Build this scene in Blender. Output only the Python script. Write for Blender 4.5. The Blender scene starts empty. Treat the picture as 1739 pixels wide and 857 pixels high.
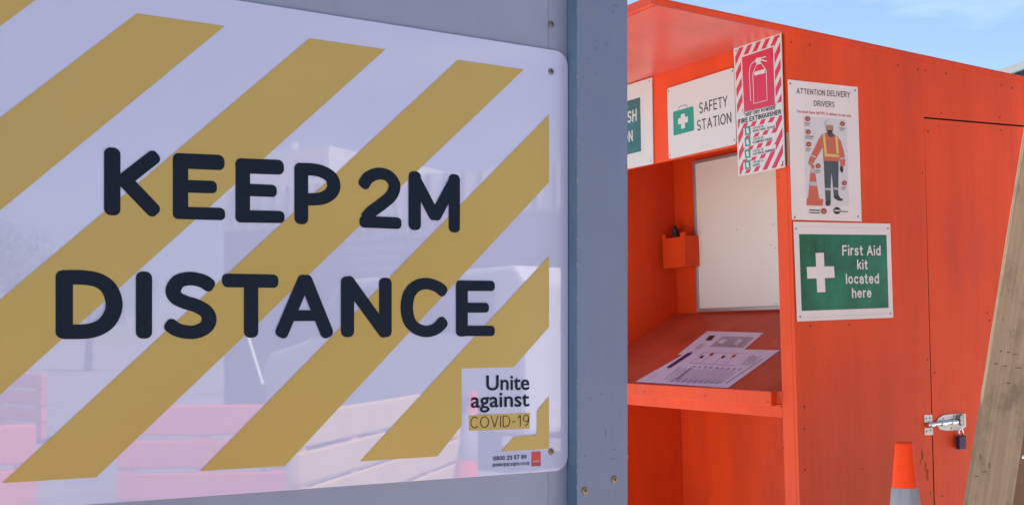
import bpy, bmesh, math, random
from mathutils import Vector, Matrix
from mathutils.geometry import tessellate_polygon
random.seed(7)
scene = bpy.context.scene
COL = scene.collection
R = math.radians

# ------------------------------------------------------------------ camera, world, sun, exposure
FPX, CX, HY, EYE = 2000.0, 869.5, 575.0, 1.2
cam = bpy.data.objects.new('camera', bpy.data.cameras.new('camera'))
COL.objects.link(cam); scene.camera = cam
cam.location = (0, 0, EYE); cam.rotation_euler = (R(90), 0, 0)
cam.data.sensor_width = 36.0; cam.data.lens = 36.0 * FPX / 1739
cam.data.shift_y = (HY - 428.5) / 1739
cam.data.clip_start = 0.05; cam.data.clip_end = 1500

SUN_AZ, SUN_EL = R(-18), R(60)          # azimuth measured clockwise from the viewing direction (+Y)
world = bpy.data.worlds.new('World'); scene.world = world; world.use_nodes = True
nt = world.node_tree; nt.nodes.clear()
out = nt.nodes.new('ShaderNodeOutputWorld'); bg = nt.nodes.new('ShaderNodeBackground')
sky = nt.nodes.new('ShaderNodeTexSky'); sky.sky_type = 'NISHITA'; sky.sun_disc = False
sky.sun_elevation = SUN_EL; sky.sun_rotation = SUN_AZ
sky.air_density = 0.85; sky.dust_density = 0.2; sky.ozone_density = 2.0
bg.inputs[1].default_value = 0.05
tc = nt.nodes.new('ShaderNodeTexCoord'); mp = nt.nodes.new('ShaderNodeMapping')
mp.inputs['Rotation'].default_value = (0, R(-25), R(20)); mp.inputs['Scale'].default_value = (1.6, 3.0, 9.0)
nz = nt.nodes.new('ShaderNodeTexNoise'); nz.inputs['Scale'].default_value = 1.7; nz.inputs['Detail'].default_value = 7
nz.inputs['Roughness'].default_value = 0.6
cr = nt.nodes.new('ShaderNodeValToRGB'); cr.color_ramp.elements[0].position = 0.46; cr.color_ramp.elements[1].position = 0.8
mx = nt.nodes.new('ShaderNodeMixRGB'); mx.inputs[2].default_value = (7.2, 7.9, 8.8, 1)
mulc = nt.nodes.new('ShaderNodeMath'); mulc.operation = 'MULTIPLY'; mulc.inputs[1].default_value = 0.6
L = nt.links.new
L(tc.outputs['Generated'], mp.inputs[0]); L(mp.outputs[0], nz.inputs[0]); L(nz.outputs['Fac'], cr.inputs[0])
L(cr.outputs[0], mulc.inputs[0]); L(mulc.outputs[0], mx.inputs[0]); L(sky.outputs[0], mx.inputs[1])
L(mx.outputs[0], bg.inputs[0]); L(bg.outputs[0], out.inputs[0])

sl = bpy.data.lights.new('sun', 'SUN'); sl.energy = 5.0; sl.angle = R(0.5); sl.color = (1.0, 0.95, 0.87)
sun = bpy.data.objects.new('sun', sl); COL.objects.link(sun)
sd = Vector((math.sin(SUN_AZ) * math.cos(SUN_EL), math.cos(SUN_AZ) * math.cos(SUN_EL), math.sin(SUN_EL)))
sun.rotation_euler = sd.to_track_quat('Z', 'Y').to_euler(); sun.location = sd * 20

scene.render.engine = 'CYCLES'
scene.view_settings.view_transform = 'Standard'; scene.view_settings.look = 'None'
scene.view_settings.gamma = 1.0; scene.view_settings.exposure = 1.78

# ------------------------------------------------------------------ materials
def mat(name, col, rough=0.5, metal=0.0, var=0.0, vscale=6.0, stretch=(1, 1, 1), bump=0.0, bscale=40.0, bstretch=(1, 1, 1),
        coat=0.0, coat_rough=0.05, ior=1.5, dirt=None, dirt_amt=0.0, dirt_scale=3.0, dirt_st=(1, 1, 1), chips=None, chip_thr=0.72, chip_scale=14.0, rvar=0.0,
        emit=None, streak=0.0):
    m = bpy.data.materials.new(name); m.use_nodes = True
    n = m.node_tree; p = n.nodes['Principled BSDF']; l = n.links.new
    p.inputs['Roughness'].default_value = rough; p.inputs['Metallic'].default_value = metal
    p.inputs['IOR'].default_value = ior
    p.inputs['Coat Weight'].default_value = coat; p.inputs['Coat Roughness'].default_value = coat_rough
    t = n.nodes.new('ShaderNodeTexCoord')
    def noise(scale, st, detail=5, rg=0.55):
        mm = n.nodes.new('ShaderNodeMapping'); mm.inputs['Scale'].default_value = st; l(t.outputs['Object'], mm.inputs[0])
        q = n.nodes.new('ShaderNodeTexNoise'); q.inputs['Scale'].default_value = scale; q.inputs['Detail'].default_value = detail
        q.inputs['Roughness'].default_value = rg; l(mm.outputs[0], q.inputs[0]); return q.outputs['Fac']
    def ramp(src, a, b, ca=(0, 0, 0, 1), cb=(1, 1, 1, 1)):
        q = n.nodes.new('ShaderNodeValToRGB'); q.color_ramp.elements[0].position = a; q.color_ramp.elements[1].position = b
        q.color_ramp.elements[0].color = ca; q.color_ramp.elements[1].color = cb; l(src, q.inputs[0]); return q.outputs[0]
    def mix(f, a, b):
        q = n.nodes.new('ShaderNodeMixRGB')
        if isinstance(f, float): q.inputs[0].default_value = f
        else: l(f, q.inputs[0])
        for i, v in ((1, a), (2, b)):
            if isinstance(v, tuple): q.inputs[i].default_value = v
            else: l(v, q.inputs[i])
        return q.outputs[0]
    base = tuple(col) + (1,)
    cur = base
    if var:
        lo = tuple(c * (1 - var) for c in col) + (1,); hi = tuple(min(1, c * (1 + var)) for c in col) + (1,)
        cur = ramp(noise(vscale, stretch), 0.3, 0.7, lo, hi)
    if streak:
        f = ramp(noise(9, (1, 1, 0.07), 4), 0.35, 0.7)
        q = n.nodes.new('ShaderNodeMath'); q.operation = 'MULTIPLY'; q.inputs[1].default_value = streak; l(f, q.inputs[0])
        cur = mix(q.outputs[0], cur, tuple(c * 0.55 for c in col) + (1,))
    if dirt_amt:
        f = ramp(noise(dirt_scale, dirt_st, 9, 0.68), 0.5, 0.78)
        q = n.nodes.new('ShaderNodeMath'); q.operation = 'MULTIPLY'; q.inputs[1].default_value = dirt_amt; l(f, q.inputs[0])
        cur = mix(q.outputs[0], cur, tuple(dirt) + (1,))
    if chips:
        f = ramp(noise(chip_scale, (1, 1, 0.6), 9, 0.7), chip_thr, chip_thr + 0.015)
        cur = mix(f, cur, tuple(chips) + (1,))
    if isinstance(cur, tuple): p.inputs['Base Color'].default_value = cur
    else: l(cur, p.inputs['Base Color'])
    if rvar:
        f = noise(5, (1, 1, 1), 5)
        q = n.nodes.new('ShaderNodeMapRange'); q.inputs[3].default_value = max(0, rough - rvar); q.inputs[4].default_value = rough + rvar
        l(f, q.inputs[0]); l(q.outputs[0], p.inputs['Roughness'])
    if bump:
        b = n.nodes.new('ShaderNodeBump'); b.inputs['Strength'].default_value = bump; b.inputs['Distance'].default_value = 0.002
        l(noise(bscale, bstretch, 6), b.inputs['Height']); l(b.outputs[0], p.inputs['Normal'])
        if coat: l(b.outputs[0], p.inputs['Coat Normal'])
    if emit:
        p.inputs['Emission Color'].default_value = tuple(emit) + (1,); p.inputs['Emission Strength'].default_value = 1
    return m

M = {}
M['grey_paint'] = mat('grey_paint', (0.205, 0.23, 0.345), 0.42, var=0.05, vscale=4, bump=0.35, bscale=60, bstretch=(1, 1, 0.15),
                      dirt=(0.16, 0.17, 0.20), dirt_amt=0.35, dirt_scale=9, rvar=0.08, streak=0.10)
M['batten_paint'] = mat('batten_paint', (0.115, 0.145, 0.245), 0.45, var=0.07, vscale=5, bump=0.5, bscale=50, bstretch=(1, 1, 0.12),
                        dirt=(0.14, 0.15, 0.18), dirt_amt=0.5, dirt_scale=16, chips=(0.10, 0.10, 0.11), chip_thr=0.735, rvar=0.08)
M['vinyl_white'] = mat('vinyl_white', (0.42, 0.43, 0.62), 0.014, ior=1.78, bump=0.012, bscale=2.5)
M['ink_yellow'] = mat('ink_yellow', (0.385, 0.27, 0.072), 0.22, var=0.03, vscale=3, ior=1.5)
M['ink_navy'] = mat('ink_navy', (0.007, 0.013, 0.026), 0.5, ior=1.18)
M['ink_red'] = mat('ink_red', (0.42, 0.02, 0.03), 0.3)
M['ink_dark_red'] = mat('ink_dark_red', (0.22, 0.015, 0.03), 0.3)
ORN = (0.71, 0.060, 0.009)
M['orange'] = mat('orange_paint', ORN, 0.46, ior=1.33, chips=(0.16, 0.03, 0.02), chip_thr=0.755, chip_scale=11.0, var=0.13, vscale=3.0, stretch=(1, 1, 0.35), bump=0.6, bscale=38, bstretch=(1, 1, 0.10),
                  dirt=(0.36, 0.035, 0.03), dirt_amt=0.5, dirt_scale=3.2, dirt_st=(1.3, 1.3, .38), rvar=0.10, streak=0.32)
M['orange_edge'] = mat('orange_edge', (0.60, 0.065, 0.03), 0.55, ior=1.33, var=0.12, vscale=10, bump=0.8, bscale=50, chips=(0.25, 0.10, 0.06), chip_thr=0.66, chip_scale=30)
M['orange_desk'] = mat('orange_desk', (0.56, 0.085, 0.035), 0.5, ior=1.35, var=0.14, vscale=4, bump=0.5, bscale=40, dirt=(0.10, 0.02, 0.015), dirt_amt=0.6, dirt_scale=3)
M['raw_wood'] = mat('raw_wood', (0.33, 0.24, 0.16), 0.8, var=0.25, vscale=30, stretch=(1, 1, 0.1), bump=0.5)
M['plank'] = mat('weathered_plank', (0.30, 0.208, 0.135), 0.9, var=0.20, vscale=26, stretch=(2.4, 1, 0.06), bump=1.0, bscale=90, bstretch=(2.5, 1, 0.05),
                 dirt=(0.085, 0.055, 0.035), dirt_amt=0.95, dirt_scale=8, chips=(0.06, 0.04, 0.03), chip_thr=0.70, chip_scale=9)
M['plank_dark'] = mat('dark_plank', (0.17, 0.085, 0.04), 0.85, var=0.25, vscale=16, stretch=(1.6, 1, 0.08), bump=0.7, bscale=60, dirt=(0.05, 0.03, 0.02), dirt_amt=0.6, dirt_scale=6)
M['paper'] = mat('paper', (0.68, 0.60, 0.61), 0.30, var=0.03, vscale=9, bump=0.5, bscale=9, coat=0.25, coat_rough=0.15)
M['paper_bg'] = mat('paper_bg', (0.56, 0.53, 0.57), 0.32, bump=0.5, bscale=9)
M['paper_lilac'] = mat('paper_lilac', (0.70, 0.66, 0.78), 0.5, var=0.03, vscale=9)
M['plastic_white'] = mat('plastic_white', (0.53, 0.52, 0.53), 0.28, var=0.03, vscale=5, bump=0.1, bscale=6)
M['board_white'] = mat('board_white', (0.73, 0.71, 0.66), 0.22, var=0.02, vscale=3)
M['alu'] = mat('aluminium', (0.42, 0.43, 0.45), 0.42, metal=0.7)
M['green'] = mat('green_ink', (0.004, 0.120, 0.066), 0.32, ior=1.35, var=0.45, vscale=9, bump=1.0, bscale=11, bstretch=(1.6, 1, .6), coat=0.25, coat_rough=0.10)  # blotchy tone stands in for reflections on the crinkled laminate
M['teal'] = mat('teal_ink', (0.005, 0.22, 0.15), 0.3)
M['teal_dark'] = mat('teal_dark_ink', (0.012, 0.10, 0.11), 0.3, var=0.2, vscale=20, bump=0.4, bscale=14)
M['ink_black'] = mat('ink_black', (0.022, 0.022, 0.026), 0.4)
M['ink_grey'] = mat('ink_grey', (0.20, 0.18, 0.20), 0.5)
M['ink_lightgrey'] = mat('ink_lightgrey', (0.42, 0.38, 0.42), 0.5)
M['ink_purple'] = mat('ink_purple', (0.06, 0.02, 0.11), 0.5)
M['crimson'] = mat('crimson_ink', (0.50, 0.015, 0.06), 0.3, var=0.06, vscale=9)
M['ink_hivis'] = mat('ink_orange', (0.50, 0.105, 0.065), 0.35)
M['ink_lime'] = mat('ink_lime', (0.58, 0.44, 0.14), 0.35)
M['ink_skin'] = mat('ink_skin', (0.38, 0.18, 0.11), 0.35)
M['ink_charcoal'] = mat('ink_charcoal', (0.05, 0.065, 0.08), 0.4)
M['ink_badge'] = mat('ink_badge', (0.30, 0.05, 0.03), 0.35)
M['hole'] = mat('rust_hole', (0.05, 0.012, 0.01), 0.8)
M['dark_edge'] = mat('shaded_dirty_edge', (0.06, 0.012, 0.009), 0.9, var=0.4, vscale=30)  # shade of the door gap, along with grime, painted into the ply edges
M['dark'] = mat('dark_gap', (0.01, 0.006, 0.006), 0.9)
M['screw'] = mat('screw_steel', (0.17, 0.165, 0.17), 0.45, metal=0.5, var=0.3, vscale=200)
M['brass'] = mat('screw_brass', (0.24, 0.17, 0.10), 0.45, metal=0.5, var=0.3, vscale=200)
M['zinc'] = mat('zinc_steel', (0.75, 0.75, 0.78), 0.24, metal=0.9, bump=0.1, bscale=90)
M['zinc_dark'] = mat('zinc_dark', (0.33, 0.31, 0.30), 0.35, metal=0.8, var=0.5, vscale=160)
M['zinc_dull'] = mat('zinc_dull', (0.60, 0.58, 0.56), 0.5, metal=0.3)
M['purple_metal'] = mat('purple_metal', (0.045, 0.018, 0.075), 0.45, metal=0.3)
M['black_plastic'] = mat('black_plastic', (0.012, 0.012, 0.02), 0.4)
M['cone_orange'] = mat('cone_orange', (1.0, 0.065, 0.010), 0.5, ior=1.25, bump=0.2, var=0.03, vscale=30)
M['cone_band'] = mat('cone_band', (0.40, 0.39, 0.40), 0.35, var=0.14, vscale=26, stretch=(3, 3, 0.15))
M['rubber'] = mat('rubber', (0.03, 0.03, 0.03), 0.7)
M['asphalt'] = mat('asphalt', (0.28, 0.27, 0.25), 0.9, var=0.25, vscale=1.2, bump=0.6, bscale=120)
M['concrete'] = mat('concrete', (0.44, 0.42, 0.385), 0.85, var=0.10, vscale=2, bump=0.4, bscale=60)
M['kerb'] = mat('kerb_concrete', (0.36, 0.35, 0.33), 0.85, var=0.1, vscale=3)
M['roof_pale'] = mat('roof_pale', (0.62, 0.66, 0.66), 0.5, var=0.05)
M['wall_dark'] = mat('wall_dark', (0.02, 0.03, 0.055), 0.6)
M['shop_wall'] = mat('shop_wall', (0.10, 0.105, 0.125), 0.6, var=0.08, vscale=1)
M['shop_pale'] = mat('shop_pale', (0.70, 0.69, 0.66), 0.6, var=0.06, vscale=1)
M['glass'] = mat('window_glass', (0.03, 0.04, 0.05), 0.05, ior=1.5)
M['sign_letter'] = mat('sign_letter', (0.85, 0.85, 0.85), 0.4)
M['barrier'] = mat('barrier_orange', (0.95, 0.20, 0.12), 0.45, var=0.08, vscale=3)
M['barrier_cream'] = mat('barrier_cream', (0.92, 0.62, 0.28), 0.45, var=0.08, vscale=3)
M['bark'] = mat('bark', (0.10, 0.07, 0.05), 0.9, var=0.2)
M['leaf'] = mat('leaf', (0.06, 0.10, 0.035), 0.6, var=0.4, vscale=3)
M['van'] = mat('van_paint', (0.70, 0.70, 0.72), 0.25, coat=0.6)

# ------------------------------------------------------------------ object helpers
def tag(o, label=None, cat=None, group=None, kind=None):
    if label: o['label'] = label
    if cat: o['category'] = cat
    if group: o['group'] = group
    if kind: o['kind'] = kind
    return o

class Frame:
    """origin + axes; X right, Z up, -Y out of the surface"""
    def __init__(s, o, x, y, z):
        s.o = Vector(o); s.m = Matrix((x, y, z)).transposed(); s.i = s.m.transposed()
    def pix(s, px, py, off=0.0):
        r = s.i @ Vector(((px - CX) / FPX, 1.0, (HY - py) / FPX)); c = s.i @ (Vector((0, 0, EYE)) - s.o)
        k = (-off - c.y) / r.y; p = c + r * k
        return (p.x, p.z)
    def at(s, px, py, off=0.0):
        a, b = s.pix(px, py, off)
        return s.moved(a, -off, b)
    def moved(s, x, y, z):
        f = Frame(s.o, (1, 0, 0), (0, 1, 0), (0, 0, 1)); f.m = s.m.copy(); f.i = s.i.copy()
        f.o = s.o + s.m @ Vector((x, y, z)); return f
    def mw(s): return Matrix.Translation(s.o) @ s.m.to_4x4()

def empty(name, fr, label=None, cat=None, group=None):
    o = bpy.data.objects.new(name, None); COL.objects.link(o); o.matrix_world = fr.mw(); o.empty_display_size = 0.1
    return tag(o, label, cat, group)

def link(name, me, m, parent=None, fr=None, smooth=False):
    if m is not None and not me.materials: me.materials.append(m)
    o = bpy.data.objects.new(name, me); COL.objects.link(o)
    if parent is not None: o.parent = parent
    if fr is not None:
        if parent is None: o.matrix_world = fr.mw()
    if smooth:
        for p in me.polygons: p.use_smooth = True
    return o

class MB:
    def __init__(s): s.v = []; s.f = []; s.sm = []
    def quad_strip(s): pass
    def prism(s, pts, y0, y1):
        """pts (x,z) outline, front at y0 (smaller), back at y1"""
        area = sum(pts[i][0] * pts[(i + 1) % len(pts)][1] - pts[(i + 1) % len(pts)][0] * pts[i][1] for i in range(len(pts)))
        if area < 0: pts = pts[::-1]
        b = len(s.v); n = len(pts)
        s.v += [(x, y0, z) for x, z in pts] + [(x, y1, z) for x, z in pts]
        s.f.append(tuple(range(b, b + n))); s.f.append(tuple(range(b + 2 * n - 1, b + n - 1, -1)))
        for i in range(n):
            j = (i + 1) % n; s.f.append((b + j, b + i, b + n + i, b + n + j))
        return s
    def face(s, pts, y):
        area = sum(pts[i][0] * pts[(i + 1) % len(pts)][1] - pts[(i + 1) % len(pts)][0] * pts[i][1] for i in range(len(pts)))
        if area < 0: pts = pts[::-1]
        b = len(s.v); s.v += [(x, y, z) for x, z in pts]; s.f.append(tuple(range(b, b + len(pts)))); return s
    def box(s, x0, x1, y0, y1, z0, z1):
        return s.prism([(x0, z0), (x1, z0), (x1, z1), (x0, z1)], y0, y1)
    def tube(s, pts, r, n=10, cap=True):
        pts = [Vector(p) for p in pts]; rr = r if isinstance(r, (list, tuple)) else [r] * len(pts)
        b = len(s.v); up = None
        for i, p in enumerate(pts):
            t = (pts[min(i + 1, len(pts) - 1)] - pts[max(i - 1, 0)]).normalized()
            if up is None: up = t.orthogonal().normalized()
            up = (up - t * up.dot(t)).normalized(); sd_ = t.cross(up)
            for k in range(n):
                a = 2 * math.pi * k / n; s.v.append(tuple(p + (up * math.cos(a) + sd_ * math.sin(a)) * rr[i]))
        for i in range(len(pts) - 1):
            for k in range(n):
                k2 = (k + 1) % n; s.f.append((b + i * n + k, b + i * n + k2, b + (i + 1) * n + k2, b + (i + 1) * n + k))
        if cap:
            s.f.append(tuple(b + k for k in range(n))[::-1]); e = b + (len(pts) - 1) * n; s.f.append(tuple(e + k for k in range(n)))
        return s
    def lathe(s, prof, n=32, cx=0, cy=0):
        b = len(s.v)
        for r, z in prof:
            for k in range(n):
                a = 2 * math.pi * k / n; s.v.append((cx + r * math.cos(a), cy + r * math.sin(a), z))
        for i in range(len(prof) - 1):
            for k in range(n):
                k2 = (k + 1) % n; s.f.append((b + i * n + k, b + i * n + k2, b + (i + 1) * n + k2, b + (i + 1) * n + k))
        return s
    def mesh(s, name, bevel=0.0):
        me = bpy.data.meshes.new(name); me.from_pydata(s.v, [], s.f); me.validate()
        bm = bmesh.new(); bm.from_mesh(me); bmesh.ops.recalc_face_normals(bm, faces=bm.faces) if bevel or len(s.f) > 1 else None
        if bevel:
            bmesh.ops.bevel(bm, geom=[e for e in bm.edges if e.calc_face_angle(0) > 0.6], offset=bevel, segments=2, affect='EDGES', profile=0.6)
        bm.to_mesh(me); bm.free(); me.update(); return me
    def build(s, name, m, parent=None, fr=None, bevel=0.0, smooth=False):
        return link(name, s.mesh(name, bevel), m, parent, fr, smooth)

def flat(name, polys, y, m, parent, front=True):
    """printed shapes: list of (x,z) polygons laid a hair above each other"""
    mb = MB()
    for i, p in enumerate(polys): mb.face(p, -(y + i * 0.00002))
    me = bpy.data.meshes.new(name); me.from_pydata(mb.v, [], mb.f); me.update()
    return link(name, me, m, parent)

def rrect(x0, x1, z0, z1, r, n=8):
    p = []
    for cx, cz, a0 in ((x1 - r, z1 - r, 0), (x0 + r, z1 - r, 90), (x0 + r, z0 + r, 180), (x1 - r, z0 + r, 270)):
        for k in range(n + 1):
            a = R(a0 + 90 * k / n); p.append((cx + r * math.cos(a), cz + r * math.sin(a)))
    return p
def disc(cx, cz, rx, rz=None, n=20):
    rz = rz or rx
    return [(cx + rx * math.cos(2 * math.pi * k / n), cz + rz * math.sin(2 * math.pi * k / n)) for k in range(n)]
def bar(p0, p1, w, k=0.40):
    """stroke between two tips with softly rounded ends"""
    p0 = Vector(p0); p1 = Vector(p1); d = (p1 - p0); ln = d.length; d.normalize(); n = Vector((-d.y, d.x))
    return [tuple(p0 + d * x + n * z) for x, z in rrect(0, ln, -w / 2, w / 2, w * k, 6)]
def spline(pts, sub=8):
    out_ = []
    for i in range(len(pts) - 1):
        p0 = pts[max(i - 1, 0)]; p1 = pts[i]; p2 = pts[i + 1]; p3 = pts[min(i + 2, len(pts) - 1)]
        for k in range(sub):
            t = k / sub
            out_.append(tuple(0.5 * ((2 * p1[j]) + (-p0[j] + p2[j]) * t + (2 * p0[j] - 5 * p1[j] + 4 * p2[j] - p3[j]) * t * t + (-p0[j] + 3 * p1[j] - 3 * p2[j] + p3[j]) * t ** 3) for j in (0, 1)))
    out_.append(tuple(pts[-1])); return out_
def ribbon(pts, w, cap0=True, cap1=True, smooth=True, wz=None):
    """thick curved stroke as one outline; ends rounded"""
    p = [Vector(q) for q in (spline(pts) if smooth else pts)]
    lf, rt = [], []
    for i, q in enumerate(p):
        t = (p[min(i + 1, len(p) - 1)] - p[max(i - 1, 0)]).normalized(); n = Vector((-t.y, t.x))
        ww = w if wz is None else math.sqrt((n.x * w) ** 2 + (n.y * wz) ** 2)
        lf.append(q + n * ww / 2); rt.append(q - n * ww / 2)
    def cap(q, t, ww):
        n = Vector((-t.y, t.x)); r = ww * 0.40; o = []
        for a0, sgn in ((90, 1), (0, -1)):
            c = q + n * (ww / 2 - r) * sgn + t * (0)
            for k in range(7):
                a = R(a0 - 90 * k / 6); o.append(c + n * math.sin(a) * r * 1.0 + t * math.cos(a) * r)
        return o
    o = list(lf)
    if cap1:
        t = (p[-1] - p[-2]).normalized(); ww = (lf[-1] - rt[-1]).length; o += cap(p[-1], t, ww)
    o += rt[::-1]
    if cap0:
        t = (p[0] - p[1]).normalized(); ww = (lf[0] - rt[0]).length
        o += cap(p[0], t, ww)
    return [tuple(v) for v in o]

# a plain sans lettering drawn from strokes (centre lines in cap-height units, lower case x-height .70)
def arc(cx, cy, rx, ry, a0, a1, n=None):
    n = n or max(4, int(abs(a1 - a0) / 18))
    return [(cx + rx * math.cos(R(a0 + (a1 - a0) * k / n)), cy + ry * math.sin(R(a0 + (a1 - a0) * k / n))) for k in range(n + 1)]
_S = arc(.27, .745, .25, .255, 35, 260) ; _S2 = arc(.27, .245, .27, .245, 80, -145)
GLY = {
 'A': (.70, [[(0, 0), (.35, 1)], [(.70, 0), (.35, 1)], [(.12, .32), (.58, .32)]]),
 'B': (.58, [[(0, 0), (0, 1)], [(0, 1), (.3, 1)] + arc(.3, .77, .24, .23, 90, -90) + [(0, .54)], [(0, .54), (.32, .54)] + arc(.32, .27, .26, .27, 90, -90) + [(0, 0)]]),
 'C': (.66, [arc(.37, .5, .37, .5, 48, 312)]),
 'D': (.64, [[(0, 0), (0, 1)], [(0, 1), (.24, 1)] + arc(.24, .5, .40, .5, 90, -90) + [(0, 0)]]),
 'E': (.52, [[(0, 0), (0, 1)], [(0, 1), (.52, 1)], [(0, .53), (.46, .53)], [(0, 0), (.52, 0)]]),
 'F': (.50, [[(0, 0), (0, 1)], [(0, 1), (.50, 1)], [(0, .50), (.44, .50)]]),
 'G': (.72, [arc(.38, .5, .38, .5, 48, 330), [(.72, .25), (.72, .44)], [(.44, .46), (.72, .46)]]),
 'H': (.60, [[(0, 0), (0, 1)], [(.6, 0), (.6, 1)], [(0, .52), (.6, .52)]]),
 'I': (.0, [[(0, 0), (0, 1)]]), 'J': (.4, [[(.4, 1), (.4, .22)] + arc(.2, .22, .2, .22, 0, -170)]),
 'K': (.58, [[(0, 0), (0, 1)], [(.56, 1), (0, .38)], [(.2, .60), (.60, 0)]]), 'L': (.48, [[(0, 0), (0, 1)], [(0, 0), (.48, 0)]]),
 'M': (.74, [[(0, 0), (0, 1)], [(0, 1), (.37, .08)], [(.37, .08), (.74, 1)], [(.74, 1), (.74, 0)]]),
 'N': (.60, [[(0, 0), (0, 1)], [(0, 1), (.6, 0)], [(.6, 0), (.6, 1)]]), 'O': (.76, [arc(.38, .5, .38, .5, 0, 360)]),
 'P': (.56, [[(0, 0), (0, 1)], [(0, 1), (.30, 1)] + arc(.30, .73, .26, .27, 90, -90) + [(0, .46)]]),
 'Q': (.76, [arc(.38, .5, .38, .5, 0, 360), [(.46, .22), (.74, -.04)]]),
 'R': (.60, [[(0, 0), (0, 1)], [(0, 1), (.32, 1)] + arc(.32, .74, .25, .26, 90, -90) + [(0, .48)], [(.30, .48), (.60, 0)]]),
 'S': (.54, [_S + _S2]), 'T': (.60, [[(.3, 0), (.3, 1)], [(0, 1), (.6, 1)]]),
 'U': (.60, [[(0, 1), (0, .3)] + arc(.3, .3, .3, .3, 180, 360) + [(.6, 1)]]), 'V': (.64, [[(0, 1), (.32, 0)], [(.32, 0), (.64, 1)]]),
 'W': (.96, [[(0, 1), (.24, 0)], [(.24, 0), (.48, 1)], [(.48, 1), (.72, 0)], [(.72, 0), (.96, 1)]]),
 'X': (.60, [[(0, 0), (.6, 1)], [(.6, 0), (0, 1)]]), 'Y': (.64, [[(.32, 0), (.32, .45)], [(0, 1), (.32, .43)], [(.64, 1), (.32, .43)]]),
 'Z': (.56, [[(0, 1), (.56, 1)], [(.56, 1), (0, 0)], [(0, 0), (.56, 0)]]),
 'a': (.44, [arc(.23, .48, .21, .22, 155, 0) + [(.44, 0)], [(.44, .42), (.21, .40)] + arc(.20, .20, .20, .20, 90, 270) + arc(.22, .22, .22, .22, 270, 345)]),
 'c': (.46, [arc(.26, .35, .26, .35, 45, 315)]), 'd': (.50, [[(.5, 0), (.5, 1)], arc(.25, .35, .25, .35, 0, 360)]),
 'b': (.50, [[(0, 0), (0, 1)], arc(.25, .35, .25, .35, 0, 360)]),
 'e': (.50, [[(.01, .37), (.50, .37)], arc(.25, .35, .25, .35, 4, 318)]), 'f': (.32, [[(.12, 0), (.12, .80)] + arc(.30, .80, .18, .19, 180, 95), [(0, .68), (.32, .68)]]),
 'g': (.50, [arc(.25, .35, .25, .35, 0, 360), [(.5, .7), (.5, -.05)] + arc(.25, -.05, .25, .2, 0, -150)]),
 'h': (.46, [[(0, 0), (0, 1)], [(0, .40)] + arc(.23, .46, .23, .24, 180, 0) + [(.46, 0)]]), 'i': (.0, [[(0, 0), (0, .66)], [(0, 1.0), (0, 1.015)]]),
 'k': (.44, [[(0, 0), (0, 1)], [(.42, .70), (0, .25)], [(.15, .42), (.46, 0)]]), 'l': (.0, [[(0, 0), (0, 1)]]),
 'm': (.74, [[(0, 0), (0, .7)]] + [[(x0, .40)] + arc(x0 + .185, .50, .185, .20, 180, 0) + [(x0 + .37, 0)] for x0 in (0, .37)]),
 'n': (.46, [[(0, 0), (0, .7)], [(0, .40)] + arc(.23, .46, .23, .24, 180, 0) + [(.46, 0)]]), 'o': (.52, [arc(.26, .35, .26, .35, 0, 360)]),
 'p': (.50, [[(0, -.25), (0, .7)], arc(.25, .35, .25, .35, 0, 360)]), 'r': (.26, [[(0, 0), (0, .7)], [(0, .40)] + arc(.26, .42, .26, .27, 180, 88)]),
 's': (.42, [arc(.21, .52, .19, .18, 30, 255) + arc(.21, .175, .21, .175, 85, -150)]), 't': (.30, [[(.12, .92), (.12, .15)] + arc(.26, .15, .14, .15, 180, 285), [(0, .68), (.30, .68)]]),
 'u': (.46, [[(0, .7), (0, .24)] + arc(.23, .24, .23, .24, 180, 360), [(.46, 0), (.46, .7)]]), 'v': (.46, [[(0, .7), (.23, 0)], [(.23, 0), (.46, .7)]]),
 'w': (.70, [[(0, .7), (.175, 0)], [(.175, 0), (.35, .7)], [(.35, .7), (.525, 0)], [(.525, 0), (.70, .7)]]),
 'y': (.46, [[(0, .7), (.24, 0)], [(.46, .7), (.14, -.25)]]), 'z': (.42, [[(0, .7), (.42, .7)], [(.42, .7), (0, 0)], [(0, 0), (.42, 0)]]),
 '0': (.54, [arc(.27, .5, .27, .5, 0, 360)]), '1': (.26, [[(.22, 0), (.22, 1)], [(0, .78), (.22, 1)]]),
 '2': (.50, [arc(.26, .73, .25, .27, 165, -30) + [(.0, 0)], [(0, 0), (.52, 0)]]), '3': (.50, [arc(.24, .76, .23, .24, 155, -90), arc(.24, .26, .27, .26, 90, -155)]),
 '5': (.50, [[(.46, 1), (.06, 1)], [(.06, 1), (.02, .52)], arc(.24, .32, .26, .32, 140, -150)]), '7': (.50, [[(0, 1), (.50, 1)], [(.50, 1), (.16, 0)]]),
 '8': (.54, [arc(.27, .77, .23, .23, 0, 360), arc(.27, .27, .27, .27, 0, 360)]), '9': (.54, [arc(.27, .70, .26, .30, 0, 360), arc(.10, .62, .43, .62, 0, -75)]),
 '.': (.0, [[(0, 0), (0, .04)]]), ',': (.02, [[(.04, .04), (0, -.12)]]), '-': (.30, [[(0, .42), (.30, .42)]]), '"': (.16, [[(0, .78), (0, 1)], [(.16, .78), (.16, 1)]]),
 '&': (.62, [[(.62, 0), (.16, .60)] + arc(.28, .79, .16, .21, 200, -20) + [(.10, .42)] + arc(.24, .22, .24, .22, 130, 340) + [(.58, .44)]]),
}
_txt = {}
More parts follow.
